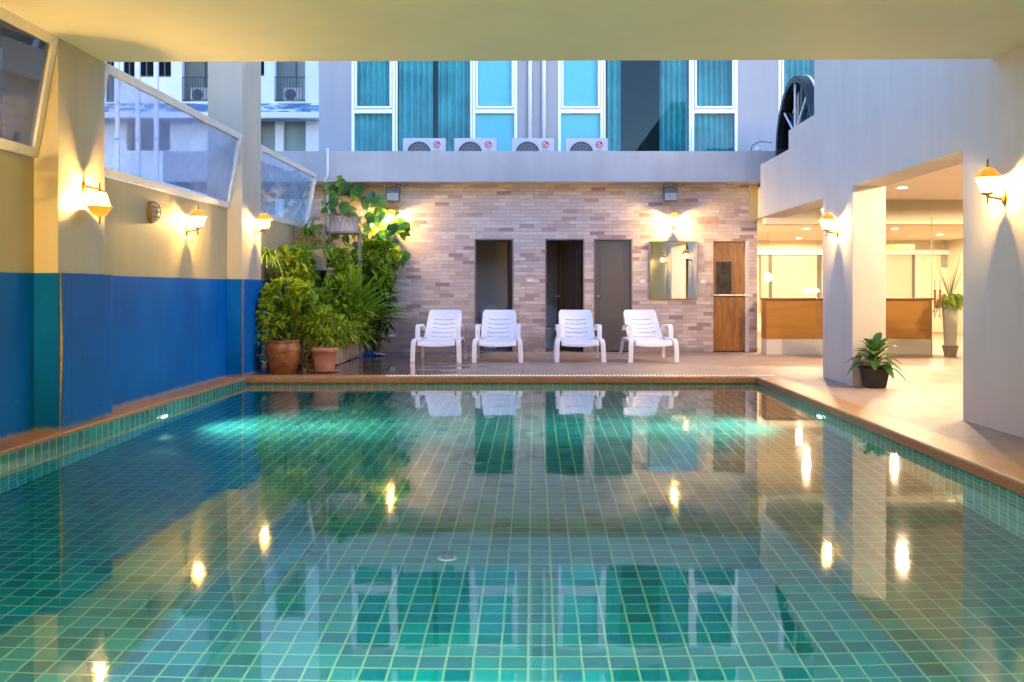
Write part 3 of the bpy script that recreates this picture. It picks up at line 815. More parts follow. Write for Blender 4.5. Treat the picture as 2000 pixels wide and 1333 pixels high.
# lobby lamps
def downlight(x, y, z, label, pw, rad=0.07):
    t = thing('downlight', label, 'ceiling light', (x, y, z), group='recessed downlights of lobby and passage')
    MB().lathe([(rad + 0.015, -0.002), (rad + 0.015, -0.012), (rad, -0.012), (rad, -0.002)], t.location, 20, False).build('rim', 'white_alu', t)
    MB().lathe([(rad, -0.006), (0.001, -0.0065)], t.location, 20, False).build('lens', 'downlight', t)
    l = lamp('downlight_light', 'SPOT', (0, 0, -0.02), t, pw, PEACH, 0.06, spot_size=R(179), spot_blend=0.12)
for i, (x, y, z, lb, pw) in enumerate((
    (5.7, 20.8, 2.4, 'downlight in the lobby ceiling seen left of the pillar', 1.05),
    (6.55, 24.6, 2.4, 'downlight deep in the lobby above the wide blind', 0.45),
    (7.55, 20.8, 2.4, 'downlight in the lobby ceiling seen right of the pillar', 1.05),
    (9.4, 23.0, 2.4, 'downlight in the lobby ceiling behind the near white wall', 1.05),
    (5.3, 14.3, 2.6, 'passage downlight nearest the counter', 0.95),
    (7.6, 14.3, 2.6, 'passage downlight nearest the glass door', 1.3),
    (5.2, 10.2, 2.6, 'passage downlight beside the potted plant', 1.0),
    (7.6, 10.0, 2.6, 'passage downlight on the far side from the pool', 0.8),
    (5.4, 5.5, 2.6, 'passage downlight behind the near white wall', 0.8))):
    downlight(x, y, z, lb, LOBBY_W * pw)
t = thing('globe_lamp', 'round white glowing lamp above the end of the counter', 'lamp', (X(1500, 22), 22, Z(542, 22)))
L = t.location
MB().lathe([(0.002, -0.10), (0.05, -0.085), (0.085, -0.04), (0.095, 0.0), (0.085, 0.04), (0.05, 0.085), (0.012, 0.10)], L, 20).build('shade', 'globe', t, smooth=True)
MB().tube([(L.x, L.y, L.z + 0.10), (L.x, L.y, 2.4)], 0.004, 6).build('cord', 'dark', t)
t = thing('reflection_bar', 'short white glowing bar added for a light reflected in the lobby glass', 'lamp', (X(1584, 22), 22, Z(568, 22)))  # glowing bar on an added stand, stands in for a reflection on the glass
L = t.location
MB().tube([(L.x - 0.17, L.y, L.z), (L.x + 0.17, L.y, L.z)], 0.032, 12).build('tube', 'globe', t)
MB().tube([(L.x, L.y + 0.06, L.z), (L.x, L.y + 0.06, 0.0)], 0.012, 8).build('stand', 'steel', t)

# ---------------------------------------------------------------- brick wall, doors, cubicles
BY = 17.75
o1 = (X(927, BY), X(1003, BY)); o2 = (X(1065, BY), X(1141, BY)); o3 = (X(1160, BY), X(1235, BY)); o4 = (X(1393, BY), X(1463, BY))
DT = Z(467, BY); D4 = Z(471, BY)
poly = [(-4.09, GZ)]
for (a, c), h in ((o1, DT), (o2, DT), (o3, DT), (o4, D4)):
    poly += [(a, GZ), (a, h), (c, h), (c, GZ)]
poly += [(3.975, GZ), (3.975, 3.0), (-4.09, 3.0)]
bw = thing('brick_wall', 'long wall of pinkish tan split bricks behind the loungers', 'brick wall', (0, BY, 0))
MB().prism(poly, BY, BY + 0.12, 'xz').build('masonry', 'brick', bw)
MB().box(o4[1] + 0.0, 3.99, BY - 0.03, BY - 0.002, Z(432, BY), 2.998).build('beam_end', 'cream_wall', bw)
# openings lined with cement
b = MB()
for (a, c), h in ((o1, DT), (o2, DT), (o3, DT)):
    b.box(a - 0.003, a + 0.018, BY - 0.004, BY + 0.13, 0.0, h); b.box(c - 0.018, c + 0.003, BY - 0.004, BY + 0.13, 0.0, h)
    b.box(a + 0.018, c - 0.018, BY - 0.004, BY + 0.13, h - 0.02, h + 0.003)
b.build('opening_lining', 'lining', bw)
def door_leaf(name, hinge, width, height, ang, mat, label, hand=-1):
    """hinged at the right-hand jamb, swung inwards by ang"""
    d = MB()
    c_, s_ = math.cos(ang), math.sin(ang)
    def P(u, w, z): return (hinge[0] - u * c_ - w * s_, hinge[1] + u * s_ - w * c_, z)
    def bx(u0, u1, w0, w1, z0, z1, m):
        v = [P(u, w, z) for z in (z0, z1) for w in (w0, w1) for u in (u0, u1)]
        m.add(v, [(0, 2, 3, 1), (4, 5, 7, 6), (0, 1, 5, 4), (2, 6, 7, 3), (0, 4, 6, 2), (1, 3, 7, 5)])
    bx(0, width, 0, 0.035, 0.02, height, d)
    o = d.build(name, mat, bw); o['label'] = label
    k = MB()
    bx(width - 0.075, width - 0.045, 0.035, 0.075, 0.98, 1.02, k); bx(width - 0.075, width - 0.02, 0.075, 0.095, 0.985, 1.015, k)
    k.build('handle', 'steel', o)
    tr = MB()
    for u in (0.10, width - 0.11):
        bx(u, u + 0.012, 0.035, 0.041, 0.15, height - 0.15, tr)
    tr.build('moulding', 'counter_top' if mat == 'door_dark' else 'grey', o)
door_leaf('door', (o1[1] - 0.03, BY + 0.13), 0.64, DT - 0.03, R(84), 'door_dark', 'dark brown door swung wide open inwards')
door_leaf('door', (o2[1] - 0.025, BY + 0.10), 0.65, DT - 0.03, R(50), 'door_dark', 'dark brown door standing half open')
door_leaf('door', (o3[1] - 0.02, BY + 0.06), 0.645, DT - 0.03, R(0), 'door_grey', 'plain grey door, closed')
# brown wooden door with little window
wd = MB()
x0, x1 = o4[0] + 0.02, o4[1] - 0.075
y0 = BY + 0.045
wz0, wz1 = Z(573, BY), Z(513, BY); wx0, wx1 = X(1401, BY), X(1428, BY)
wd.box(x0, wx0, y0, y0 + 0.04, 0.02, D4 - 0.02); wd.box(wx1, x1, y0, y0 + 0.04, 0.02, D4 - 0.02)
wd.box(wx0, wx1, y0, y0 + 0.04, 0.02, wz0); wd.box(wx0, wx1, y0, y0 + 0.04, wz1, D4 - 0.02)
wo_ = wd.build('door', 'door_brown', bw); wo_['label'] = 'brown wooden door with a small window and push bar'
MB().box(wx0, wx1, y0 + 0.015, y0 + 0.02, wz0, wz1).build('pane', 'door_pane', wo_)
b = MB(); b.box(wx0 - 0.02, wx1 + 0.02, y0 - 0.010, y0 - 0.001, wz1, wz1 + 0.02); b.box(wx0 - 0.02, wx1 + 0.02, y0 - 0.010, y0 - 0.001, wz0 - 0.02, wz0)
b.box(wx0 - 0.02, wx0, y0 - 0.010, y0 - 0.001, wz0, wz1); b.box(wx1, wx1 + 0.02, y0 - 0.010, y0 - 0.001, wz0, wz1)
b.build('window_frame', 'door_dark', wo_)
b = MB(); zb = Z(577, BY)
b.tube([(o4[0] + 0.005, BY - 0.02, zb), (o4[1] - 0.005, BY - 0.02, zb)], 0.014, 10)
b.build('push_bar', 'steel', wo_)
MB().box(o4[0], o4[0] + 0.018, BY - 0.005, BY + 0.12, 0, D4).box(o4[0] + 0.018, o4[1] - 0.07, BY - 0.005, BY + 0.12, D4 - 0.018, D4).build('door_frame', 'door_brown', bw)
b = MB(); b.box(o4[1] - 0.07, o4[1], BY - 0.005, BY + 0.12, 0, D4)
b.build('door_jamb', 'white_wall', bw)
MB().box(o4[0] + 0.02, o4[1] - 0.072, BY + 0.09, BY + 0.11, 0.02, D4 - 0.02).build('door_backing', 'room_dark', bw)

t = thing('cubicle_block', 'dim grey brown toilet cubicles behind the brick wall', 'cubicle', (0.3, 18.6, 0))
b = MB()
b.box(-3.9, 3.85, 19.35, 19.45, 0, 3.0)
for xx in (-1.32, 0.03, 0.98, 1.95): b.box(xx - 0.04, xx + 0.04, BY + 0.12, 19.349, 0, 3.0)
b.build('partitions', 'cubicle', t)
def toilet(x, y, label):
    t = thing('toilet', label, 'toilet', (x, y, 0), group='toilets in the open cubicles')
    L = t.location
    MB().lathe([(0.13, 0), (0.12, 0.1), (0.13, 0.22), (0.19, 0.36), (0.2, 0.40), (0.15, 0.40), (0.10, 0.30)], L, 20, False).build('bowl', 'ceramic', t, smooth=True)
    MB().box(x - 0.2, x + 0.2, y + 0.22, y + 0.38, 0.36, 0.74).build('cistern', 'ceramic', t, bevel=0.02)
    b = MB(); n = 20
    vs = [(x + 0.19 * math.cos(2 * math.pi * k / n), y + 0.19 + 0.02 * o, 0.62 + 0.22 * math.sin(2 * math.pi * k / n)) for o in (0, 1) for k in range(n)]
    b.add(vs, [tuple(range(n)), tuple(range(2 * n - 1, n - 1, -1))] + [(k, n + k, n + (k + 1) % n, (k + 1) % n) for k in range(n)])
    b.build('lid', 'ceramic', t)
toilet(X(957, 18.9), 18.9, 'pale toilet with raised lid in the leftmost open cubicle')
toilet(X(1072, 18.9), 18.9, 'pale toilet with raised lid behind the half open door')

t = thing('wall_mirror', 'rectangular mirror on the brick wall left of the brown door', 'mirror', (X(1315, BY), BY, Z(585, BY)))
x0, x1, z0, z1 = X(1268, BY), X(1362, BY), Z(585, BY), Z(471, BY)
MB().box(x0 + 0.012, x1 - 0.012, BY - 0.024, BY - 0.012, z0 + 0.012, z1 - 0.012).build('mirror_glass', 'mirror', t)
b = MB()
b.box(x0, x0 + 0.014, BY - 0.030, BY - 0.004, z0, z1); b.box(x1 - 0.014, x1, BY - 0.030, BY - 0.004, z0, z1)
b.box(x0 + 0.014, x1 - 0.014, BY - 0.030, BY - 0.004, z0, z0 + 0.014); b.box(x0 + 0.014, x1 - 0.014, BY - 0.030, BY - 0.004, z1 - 0.014, z1)
b.build('frame', 'bronze', t)

def socket(px, py, label):
    t = thing('wall_switch', label, 'switch', (X(px, BY), BY, Z(py, BY)), group='ivory switch plates on the brick wall')
    L = t.location
    MB().box(L.x - 0.06, L.x + 0.06, BY - 0.016, BY - 0.001, L.z - 0.035, L.z + 0.035).build('plate', 'socket', t, bevel=0.004)
    MB().box(L.x - 0.018, L.x + 0.018, BY - 0.021, BY - 0.0165, L.z - 0.015, L.z + 0.015).build('rocker', 'plastic', t)
socket(1034, 548, 'ivory switch plate between the open cubicle and half open door')
socket(1254, 550, 'ivory switch plate left of the mirror')
socket(1373, 550, 'ivory switch plate between mirror and brown door')
socket(765, 655, 'low ivory switch plate left of the loungers')

# floodlights under the terrace
def flood(px, label):
    c = X(px, 17.5)
    t = thing('floodlight', label, 'floodlight', (c, 17.52, 2.62), group='grey floodlights under the terrace edge')
    zt, zb = Z(362, 17.5) - 0.02, Z(394, 17.5)
    b = MB()
    v = [(c + sx * w, 17.52 + yy, z) for z, w, yo in ((zb, 0.125, 0.0), (zt, 0.105, 0.06)) for yy in (-0.06 + yo, 0.05 + yo) for sx in (-1, 1)]
    b.add(v, [(0, 2, 3, 1), (4, 5, 7, 6), (0, 1, 5, 4), (2, 6, 7, 3), (0, 4, 6, 2), (1, 3, 7, 5)])
    b.build('housing', 'grey', t, bevel=0.01)
    def f(u, w):
        z = zb + 0.02 + (zt - zb) * 0.48 * w
        k = (z - zb) / (zt - zb)
        return (c + (u - 0.5) * 2 * (0.108 - 0.012 * k), 17.52 - 0.063 + 0.06 * k, z)
    MB().grid(f, 1, 1).build('lens', 'lens', t, solid=0.004)
    b = MB()
    for sx in (-1, 1): b.tube([(c + sx * 0.125, 17.56, (zt + zb) / 2), (c + sx * 0.125, 17.56, 2.985), (c + sx * 0.02, 17.56, 2.99)], 0.007, 6)
    b.build('bracket', 'grey', t)
    MB().tube([(c + 0.03, 17.6, zt), (c + 0.10, 17.62, zt + 0.05), (c + 0.18, 17.64, zt + 0.01), (c + 0.26, 17.66, 2.99)], 0.006, 6).build('cable', 'dark', t)
flood(767, 'grey floodlight hanging above the climbing plant')
flood(1310, 'grey floodlight hanging above the mirror')

# ---------------------------------------------------------------- terrace, hotel facade
t = thing('terrace_parapet', 'long grey lilac terrace parapet above the brick wall', 'parapet', (0, 17.4, 3.0))
MB().box(-6.5, 3.69, 17.3, 17.45, 3.0, 3.54).build('upstand', 'parapet', t, bevel=0.008)
MB().box(3.69, 6.0, 17.3, 17.45, 3.0, 3.54).build('upstand', 'parapet', t)
MB().box(-6.5, 9.0, 17.45, 20.6, 3.002, 3.30).build('slab', 'parapet', t)
t = thing('drain_pipe', 'thin white pipe running down the parapet into the plants', 'pipe', (X(640, 17.25), 17.25, 2.3))
yy = 17.26
MB().tube([(X(640, yy), yy, 3.58), (X(640, yy), yy, Z(342, yy)), (X(638, yy), yy, Z(347, yy)), (X(634, yy), yy + 0.04, Z(353, yy)), (X(635, yy), yy + 0.1, Z(365, yy)), (X(642, yy), yy + 0.1, Z(430, yy))], 0.022, 10).build('pipe', 'pvc', t, smooth=True)

HY = 20.0
hotel = thing('hotel_building', 'grey hotel front with tall teal curtained windows above the terrace', 'building', (0, HY, 3.3))
def hx(px): return X(px, HY)
ZB, ZT, FH = 3.30, 5.97, 3.05
b = MB()
cols = [(623, 687), (1010, 1090), (1440, 1520), (1604, 1950)]
for a, c in cols: b.box(hx(a), hx(c), HY - 0.02, HY + 0.3, 3.3, 9.02)
for k in (0, 1): b.box(hx(623), hx(1950), HY - 0.018, HY + 0.3, ZT + k * FH, ZT + 0.38 + k * FH)
b.box(hx(623), hx(1950), HY, HY + 0.3, 9.4, 15.0)
b.box(hx(623), hx(623) + 0.2, HY + 0.3, HY + 12, 0, 15.0)
b.box(hx(623), hx(1950), HY + 2.6, HY + 2.8, 3.0, 15.0)
b.build('wall', 'facade', hotel)
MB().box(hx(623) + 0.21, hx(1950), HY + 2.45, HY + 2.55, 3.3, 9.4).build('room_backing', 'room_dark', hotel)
def curtain(par, x0, x1, z0, z1, y, rs, mat='curtain', amp=0.06, flare=0.0):
    n = max(10, int((x1 - x0) / 0.018))
    ph = rs.random() * 6
    fr = 2 * math.pi / (0.105 + rs.random() * 0.03)
    def f(u, v):
        xx = x0 + (x1 - x0) * u
        sw = flare * (1 - v) * (u - 0.5)
        return (xx + sw, y + amp * math.sin(fr * xx + ph + 1.2 * math.sin(xx * 5 + ph) + 0.5 * v) * (1.2 - 0.4 * v), z0 + (z1 - z0) * v)
    return MB().grid(f, n, 5).build('curtain', mat, par, smooth=True)
rs = random.Random(5)
def casement(a, c, k, kind):
    z0, z1 = ZB + k * (FH + 0.0), ZT + k * FH
    if k: z0 += 0.38 - 0.33
    x0, x1 = hx(a), hx(c)
    fw = 0.055
    zm0, zm1 = Z(222, HY) + k * FH, Z(210, HY) + k * FH
    b = MB()
    b.box(x0, x0 + fw, HY - 0.03, HY + 0.06, z0, z1); b.box(x1 - fw, x1, HY - 0.03, HY + 0.06, z0, z1)
    b.box(x0 + fw, x1 - fw, HY - 0.03, HY + 0.06, zm0, zm1 - 0.045); b.box(x0 + fw, x1 - fw, HY - 0.03, HY + 0.06, z1 - fw, z1)
    # opening light with its own frame
    b.box(x0 + fw + 0.012, x0 + fw + 0.052, HY - 0.045, HY + 0.03, zm1 - 0.03, z1 - fw - 0.01); b.box(x1 - fw - 0.052, x1 - fw - 0.012, HY - 0.045, HY + 0.03, zm1 - 0.03, z1 - fw - 0.01)
    b.box(x0 + fw + 0.052, x1 - fw - 0.052, HY - 0.045, HY + 0.03, zm1 - 0.03, zm1 + 0.015)
    w = b.build('window', 'white_alu', hotel)
    MB().box(x0 + fw, x1 - fw, HY + 0.015, HY + 0.021, z0, zm0).box(x0 + fw + 0.05, x1 - fw - 0.05, HY + 0.0, HY + 0.006, zm1, z1 - fw).build('pane', 'pane', w)
    if kind == 'blind':
        MB().box(x0 + 0.03, x1 - 0.03, HY + 0.075, HY + 0.08, z0, z1).build('blind', 'blind', w)
    else:
        curtain(w, x0 + 0.03, x1 - 0.03, z0, z1, HY + 0.16, rs, flare=0.05)
def big_window(a, c, k, parts):
    z0, z1 = ZB + k * FH, ZT + k * FH
    if k: z0 += 0.05
    x0, x1 = hx(a), hx(c)
    b = MB()
    b.box(x0, x0 + 0.035, HY - 0.02, HY + 0.06, z0, z1); b.box(x1 - 0.035, x1, HY - 0.02, HY + 0.06, z0, z1); b.box(x0 + 0.035, x1 - 0.035, HY - 0.02, HY + 0.06, z1 - 0.05, z1)
    w = b.build('window', 'white_alu', hotel)
    MB().box(x0 + 0.035, x1 - 0.035, HY + 0.01, HY + 0.016, z0, z1 - 0.05).build('pane', 'pane', w)
    for p, q in parts: curtain(w, hx(p), hx(q), z0, z1, HY + 0.18, rs, amp=0.07)
for k in (0, 1):
    casement(687, 772, k, 'curtain'); big_window(773, 922, k, ((777, 843), (854, 920))); casement(923, 1010, k, 'blind')
    casement(1090, 1178, k, 'blind'); big_window(1179, 1349, k, ((1182, 1213), (1291, 1347))); casement(1350, 1440, k, 'curtain')
    casement(1520, 1604, k, 'curtain')
for px in (1035, 1062):
    MB().tube([(hx(px), HY - 0.07, 3.3), (hx(px), HY - 0.07, 9.4)], 0.043, 12).build('soil_pipe', 'pvc', hotel, smooth=True)

# air conditioners on the terrace
def make_ac(label, loc, wd=0.80, ht=0.58, emblem=True, group='air conditioners in a row behind the parapet'):
    t = thing('air_conditioner', label, 'air conditioner', (0, 0, 0), group=group)
    MB().box(-wd / 2, wd / 2, 0, 0.30, 0.06, 0.06 + ht).build('casing', 'ac_white', t, bevel=0.012)
    fx, fz, fr = -wd * 0.12, 0.06 + ht * 0.50, 0.225
    def circ(r, y, n=32): return [(fx + r * math.cos(2 * math.pi * k / n), y, fz + r * math.sin(2 * math.pi * k / n)) for k in range(n)]
    MB().add(circ(fr, -0.003), [tuple(range(32))]).build('fan_opening', 'dark', t)
    b = MB()
    for k in range(24):
        a = 2 * math.pi * k / 24
        b.tube([(fx + 0.05 * math.cos(a), -0.010, fz + 0.05 * math.sin(a)), (fx + fr * math.cos(a + 0.25), -0.010, fz + fr * math.sin(a + 0.25))], 0.0035, 4)
    for r in (0.05, 0.12, 0.17, fr): b.tube([(fx + r * math.cos(2 * math.pi * k / 32), -0.010, fz + r * math.sin(2 * math.pi * k / 32)) for k in range(33)], 0.0035, 4)
    b.build('grille', 'blade', t)
    b = MB()
    for sx in (-0.28, 0.28): b.box(sx - 0.03, sx + 0.03, 0.0, 0.3, 0, 0.058)
    b.build('foot', 'grey', t)
    if emblem:
        ex, ez = wd * 0.30, 0.06 + ht - 0.125
        n = 28
        e = MB().add([(ex + 0.068 * math.cos(2 * math.pi * k / n), y, ez + 0.068 * math.sin(2 * math.pi * k / n)) for y in (-0.001, -0.006) for k in range(n)], [tuple(range(n, 2 * n))] + [(k, (k + 1) % n, n + (k + 1) % n, n + k) for k in range(n)]).build('emblem', 'red', t)
        m = MB()
        m.box(ex - 0.008, ex + 0.000, -0.009, -0.007, ez - 0.025, ez + 0.028); m.box(ex - 0.008, ex + 0.02, -0.009, -0.007, ez - 0.025, ez - 0.018)
        arc = [(ex + 0.045 * math.cos(R(a)), -0.008, ez + 0.045 * math.sin(R(a))) for a in range(75, 361, 15)]
        m.tube(arc, 0.004, 4); m.box(ex + 0.02, ex + 0.047, -0.009, -0.007, ez - 0.003, ez + 0.004)
        m.lathe([(0.009, 0), (0.009, 0.001)], (0, 0, 0), 10)
        vs = m.v[-20:]; m.v[-20:] = [(ex - 0.026 + v[0], -0.0085, ez + 0.018 + v[1]) for v in vs]
        m.build('mark', 'plastic', e)
        text('LG', 'lettering', (ex, -0.004, ez - 0.155), 0.085, 'grey', t)
    b = MB(); b.box(wd / 2 + 0.001, wd / 2 + 0.05, 0.05, 0.2, 0.14, 0.36); b.build('valve_cover', 'ac_white', t, bevel=0.008)
    t.location = loc
    return t
ACY = 18.55
acl = ['air conditioner in front of the curtained pair of windows, nearest the pipe', 'air conditioner half in front of the left pale blue window', 'air conditioner below the two white wall pipes', 'air conditioner in front of the right pale blue window']
a0 = None
for i, px in enumerate((787, 887, 999, 1104)):
    loc = (X(px + 41.5, ACY), ACY, Z(270, ACY) - 0.64)
    if a0 is None: a0 = make_ac(acl[0], loc)
    else:
        c = copy_tree(a0); c.location = loc; c['label'] = acl[i]
t = thing('terrace_plinth', 'low concrete ledge carrying the air conditioners', 'ledge', (0, 18.7, 3.3))
MB().box(-3, 2, 18.45, 18.95, 3.302, Z(270, ACY) - 0.641).build('ledge', 'parapet', t)

# arched dark canopy on the terrace at right
t = thing('arched_canopy', 'black barrel arched canopy with white spokes on the terrace', 'canopy', (4.6, 15.95, 3.30))
cy_, cz_, ro, ri = 15.95, 3.42, 1.12, 1.02
def arc(r, x, n=28): return [(x, cy_ + r * math.cos(math.pi * k / n), cz_ + r * math.sin(math.pi * k / n)) for k in range(n + 1)]
b = MB()
n = 28
rings = [arc(ri, 4.14), arc(ro, 4.14), arc(ro, 6.6), arc(ri, 6.6)]
vs = sum(rings, [])
fs = []
for i in range(4):
    j = (i + 1) % 4
    for k in range(n): fs.append((i * (n + 1) + k, i * (n + 1) + k + 1, j * (n + 1) + k + 1, j * (n + 1) + k))
b.add(vs, fs).build('vault', 'black', t, smooth=False)
MB().box(6.4, 6.5, cy_ - ri, cy_ + ri, 2.96, cz_ + ri * 0.99).build('back_wall', 'black', t)
b = MB()
rings = [arc(ro + 0.004, 4.27), arc(ro + 0.015, 4.27), arc(ro + 0.015, 4.31), arc(ro + 0.004, 4.31)]
b.add(sum(rings, []), [(i * (n + 1) + k, i * (n + 1) + k + 1, ((i + 1) % 4) * (n + 1) + k + 1, ((i + 1) % 4) * (n + 1) + k) for i in range(4) for k in range(n)])
b.build('rim_band', 'white_alu', t)
MB().add(arc(ri, 4.24) + [(4.24, cy_ - ri, 3.0), (4.24, cy_ + ri, 3.0)], [tuple(range(n + 3))]).build('gable_glass', 'black_glass', t)
b = MB()
hub = (4.20, cy_ + 0.05, 3.64)
b.tube([(4.20, cy_ + 0.05, 3.0), hub], 0.018, 6); b.tube([hub, (4.20, cy_ + 0.05, cz_ + ri)], 0.018, 6)
b.tube([hub, (4.20, cy_ + 0.72, cz_ + 0.66)], 0.018, 6); b.tube([hub, (4.20, cy_ - 0.66, cz_ + 0.72)], 0.018, 6)
b.build('spokes', 'white_alu', t)
MB().box(4.14, 6.6, cy_ + ri, cy_ + ro, 2.95, cz_).box(4.14, 6.6, cy_ - ro, cy_ - ri, 2.95, cz_).build('side_post', 'black', t)
t = thing('security_lamp', 'small white dome lamp on the end of the parapet', 'lamp', (X(1480, 17.35), 17.35, 3.545))
L = t.location
MB().lathe([(0.05, 0.0), (0.06, 0.02), (0.05, 0.06), (0.02, 0.08)], L, 14).build('dome', 'plastic', t, smooth=True)
MB().tube([(L.x - 0.12, L.y, L.z), (L.x - 0.10, L.y, L.z + 0.10), (L.x + 0.05, L.y, L.z + 0.17), (L.x + 0.25, L.y, L.z + 0.15)], 0.008, 6).build('cable', 'dark', t)

tag(MB().box(-7.4, -7.2, 3.0, 14.2, GZ, 5.5).build('neighbour_wall', 'neigh'), 'brownish grey neighbouring wall seen through the near glass screen', 'wall')

# ---------------------------------------------------------------- distant white building, left
FY = 40.0
def fx_(px): return X(px, FY)
def fz_(py): return Z(py, FY)
fb = thing('apartment_building', 'white apartment block with railed balconies behind the glass screens', 'building', (fx_(400), FY, GZ))
ops = [(fx_(207), fx_(223), fz_(200), fz_(60)), (fx_(241), fx_(263), fz_(151), fz_(60)), (fx_(271), fx_(300), fz_(151), fz_(60)), (fx_(308), fx_(334), fz_(151), fz_(60)),
       (fx_(355), fx_(407), fz_(199), fz_(40)), (fx_(536), fx_(596), fz_(199), fz_(40)), (fx_(500), fx_(516), fz_(149), fz_(60))]
xs = sorted(set([fx_(20), fx_(640)] + [o[0] for o in ops] + [o[1] for o in ops]))
zlow, zhigh = fz_(235), 15.0
b = MB()
for i in range(len(xs) - 1):
    mid = (xs[i] + xs[i + 1]) / 2
    zs = [(o[2], o[3]) for o in ops if o[0] < mid < o[1]]
    if not zs: b.box(xs[i], xs[i + 1], FY, FY + 0.3, zlow, zhigh)
    else:
        b.box(xs[i], xs[i + 1], FY, FY + 0.3, zlow, zs[0][0]); b.box(xs[i], xs[i + 1], FY, FY + 0.3, zs[0][1], zhigh)
b.box(fx_(20), fx_(640), FY + 0.6, FY + 0.9, GZ, zlow)
b.build('wall', 'far_white', fb)
MB().box(fx_(20), fx_(640), FY + 1.6, FY + 1.8, zlow, zhigh).build('recess_wall', 'far_green', fb)
for o in ops:
    if o[1] - o[0] < 0.8:
        w = MB().box(o[0], o[1], FY + 0.08, FY + 0.10, o[2], o[3]).build('window', 'black_glass', fb)
        MB().box((o[0] + o[1]) / 2 - 0.02, (o[0] + o[1]) / 2 + 0.02, FY + 0.04, FY + 0.07, o[2], o[3]).box(o[0], o[1], FY + 0.03, FY + 0.07, o[2], o[2] + 0.06).build('sash', 'grey', w)
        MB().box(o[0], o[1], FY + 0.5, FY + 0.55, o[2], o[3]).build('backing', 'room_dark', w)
for o in (ops[4], ops[5]):
    r_ = MB()
    zt = fz_(150)
    r_.box(o[0], o[1], FY + 0.02, FY + 0.06, zt - 0.04, zt); r_.box(o[0], o[1], FY + 0.02, FY + 0.06, o[2] + 0.05, o[2] + 0.09)
    k = 10
    for i in range(k + 1):
        xx = o[0] + (o[1] - o[0]) * i / k
        r_.box(xx - 0.012, xx + 0.012, FY + 0.03, FY + 0.05, o[2] + 0.09, zt - 0.04)
    r_.build('balcony_railing', 'black', fb)
    MB().tube([(o[0] + (o[1] - o[0]) * 0.42, FY + 1.5, o[2]), (o[0] + (o[1] - o[0]) * 0.42, FY + 1.5, o[3])], 0.035, 8).build('downpipe', 'grey', fb)
    MB().box(o[0], o[1], FY + 0.3, FY + 1.6, o[2] - 0.15, o[2] - 0.01).build('balcony_floor', 'far_white', fb)
for i, (px, lb) in enumerate(((380, 'distant air conditioner on the balcony seen left of the far pillar'), (563, 'distant air conditioner on the balcony seen right of the far pillar'))):
    c = copy_tree(a0); c['label'] = lb; c['group'] = 'air conditioners on the far balconies'
    c.location = (fx_(px) + 0.1, FY + 0.35, ops[4][2] + 0.0)
    for ch in list(c.children):
        if ch.name.split('.')[0] in ('emblem', 'lettering'):
            for q in list(ch.children): bpy.data.objects.remove(q)
            bpy.data.objects.remove(ch)
# lower storey under the awning
b = MB()
b.box(fx_(20), fx_(205), FY + 0.1, FY + 0.3, GZ, zlow)
for a, c in ((536, 552), (596, 640), (205, 245), (330, 420), (440, 506)): b.box(fx_(a), fx_(c), FY + 0.1, FY + 0.3, GZ, zlow)
b.box(fx_(245), fx_(330), FY + 0.1, FY + 0.3, GZ, fz_(294))
b.build('shopfront', 'far_white', fb)
MB().box(fx_(20), fx_(640), FY + 0.4, FY + 0.5, GZ, zlow).build('shop_recess', 'far_green', fb)
MB().box(fx_(250), fx_(328), FY + 0.32, FY + 0.36, fz_(292), fz_(242)).build('window', 'room_dark', fb)
t = thing('shop_awning', 'blue and white marbled awning with scalloped white edge', 'awning', (fx_(400), FY - 0.5, fz_(235)))
b = MB()
b.add([(fx_(20), FY - 0.01, fz_(203)), (fx_(640), FY - 0.01, fz_(203)), (fx_(640), FY - 1.0, fz_(228)), (fx_(20), FY - 1.0, fz_(228))], [(0, 1, 2, 3)])
b.build('sheet', 'awning', t, solid=0.03)
b = MB()
x = fx_(20)
while x < fx_(640):
    w = 0.125
    pts = [(x, fz_(228)), (x + w, fz_(228)), (x + w, fz_(237)), (x + w * 0.75, fz_(239.5)), (x + w * 0.5, fz_(240.5)), (x + w * 0.25, fz_(239.5)), (x, fz_(237))]
    b.prism(pts, FY - 1.03, FY - 1.0, 'xz'); x += w
b.build('scalloped_edge', 'far_white', t)
for i, px in enumerate((228, 268, 304)):
    lb = ['white post outside the glass screen, beside the near pillar', 'middle one of three white posts outside the glass screen', 'white post outside the glass screen, farthest from the near pillar'][i]
    t = thing('white_post', lb, 'post', (X(px, 34), 34, GZ), group='white posts outside the glass screen')
    L = t.location
    MB().box(L.x - 0.065, L.x + 0.065, 34, 34.13, GZ, 12).build('shaft', 'far_white', t)
    MB().tube([(L.x + 0.05, 33.98, Z(200, 34)), (L.x + 0.35, 33.9, Z(208, 34))], 0.012, 5).build('wire_arm', 'dark', t)
    MB().box(L.x - 0.07, L.x + 0.07, 33.985, 34.0, Z(273, 34), Z(271, 34)).build('strap', 'dark', t)

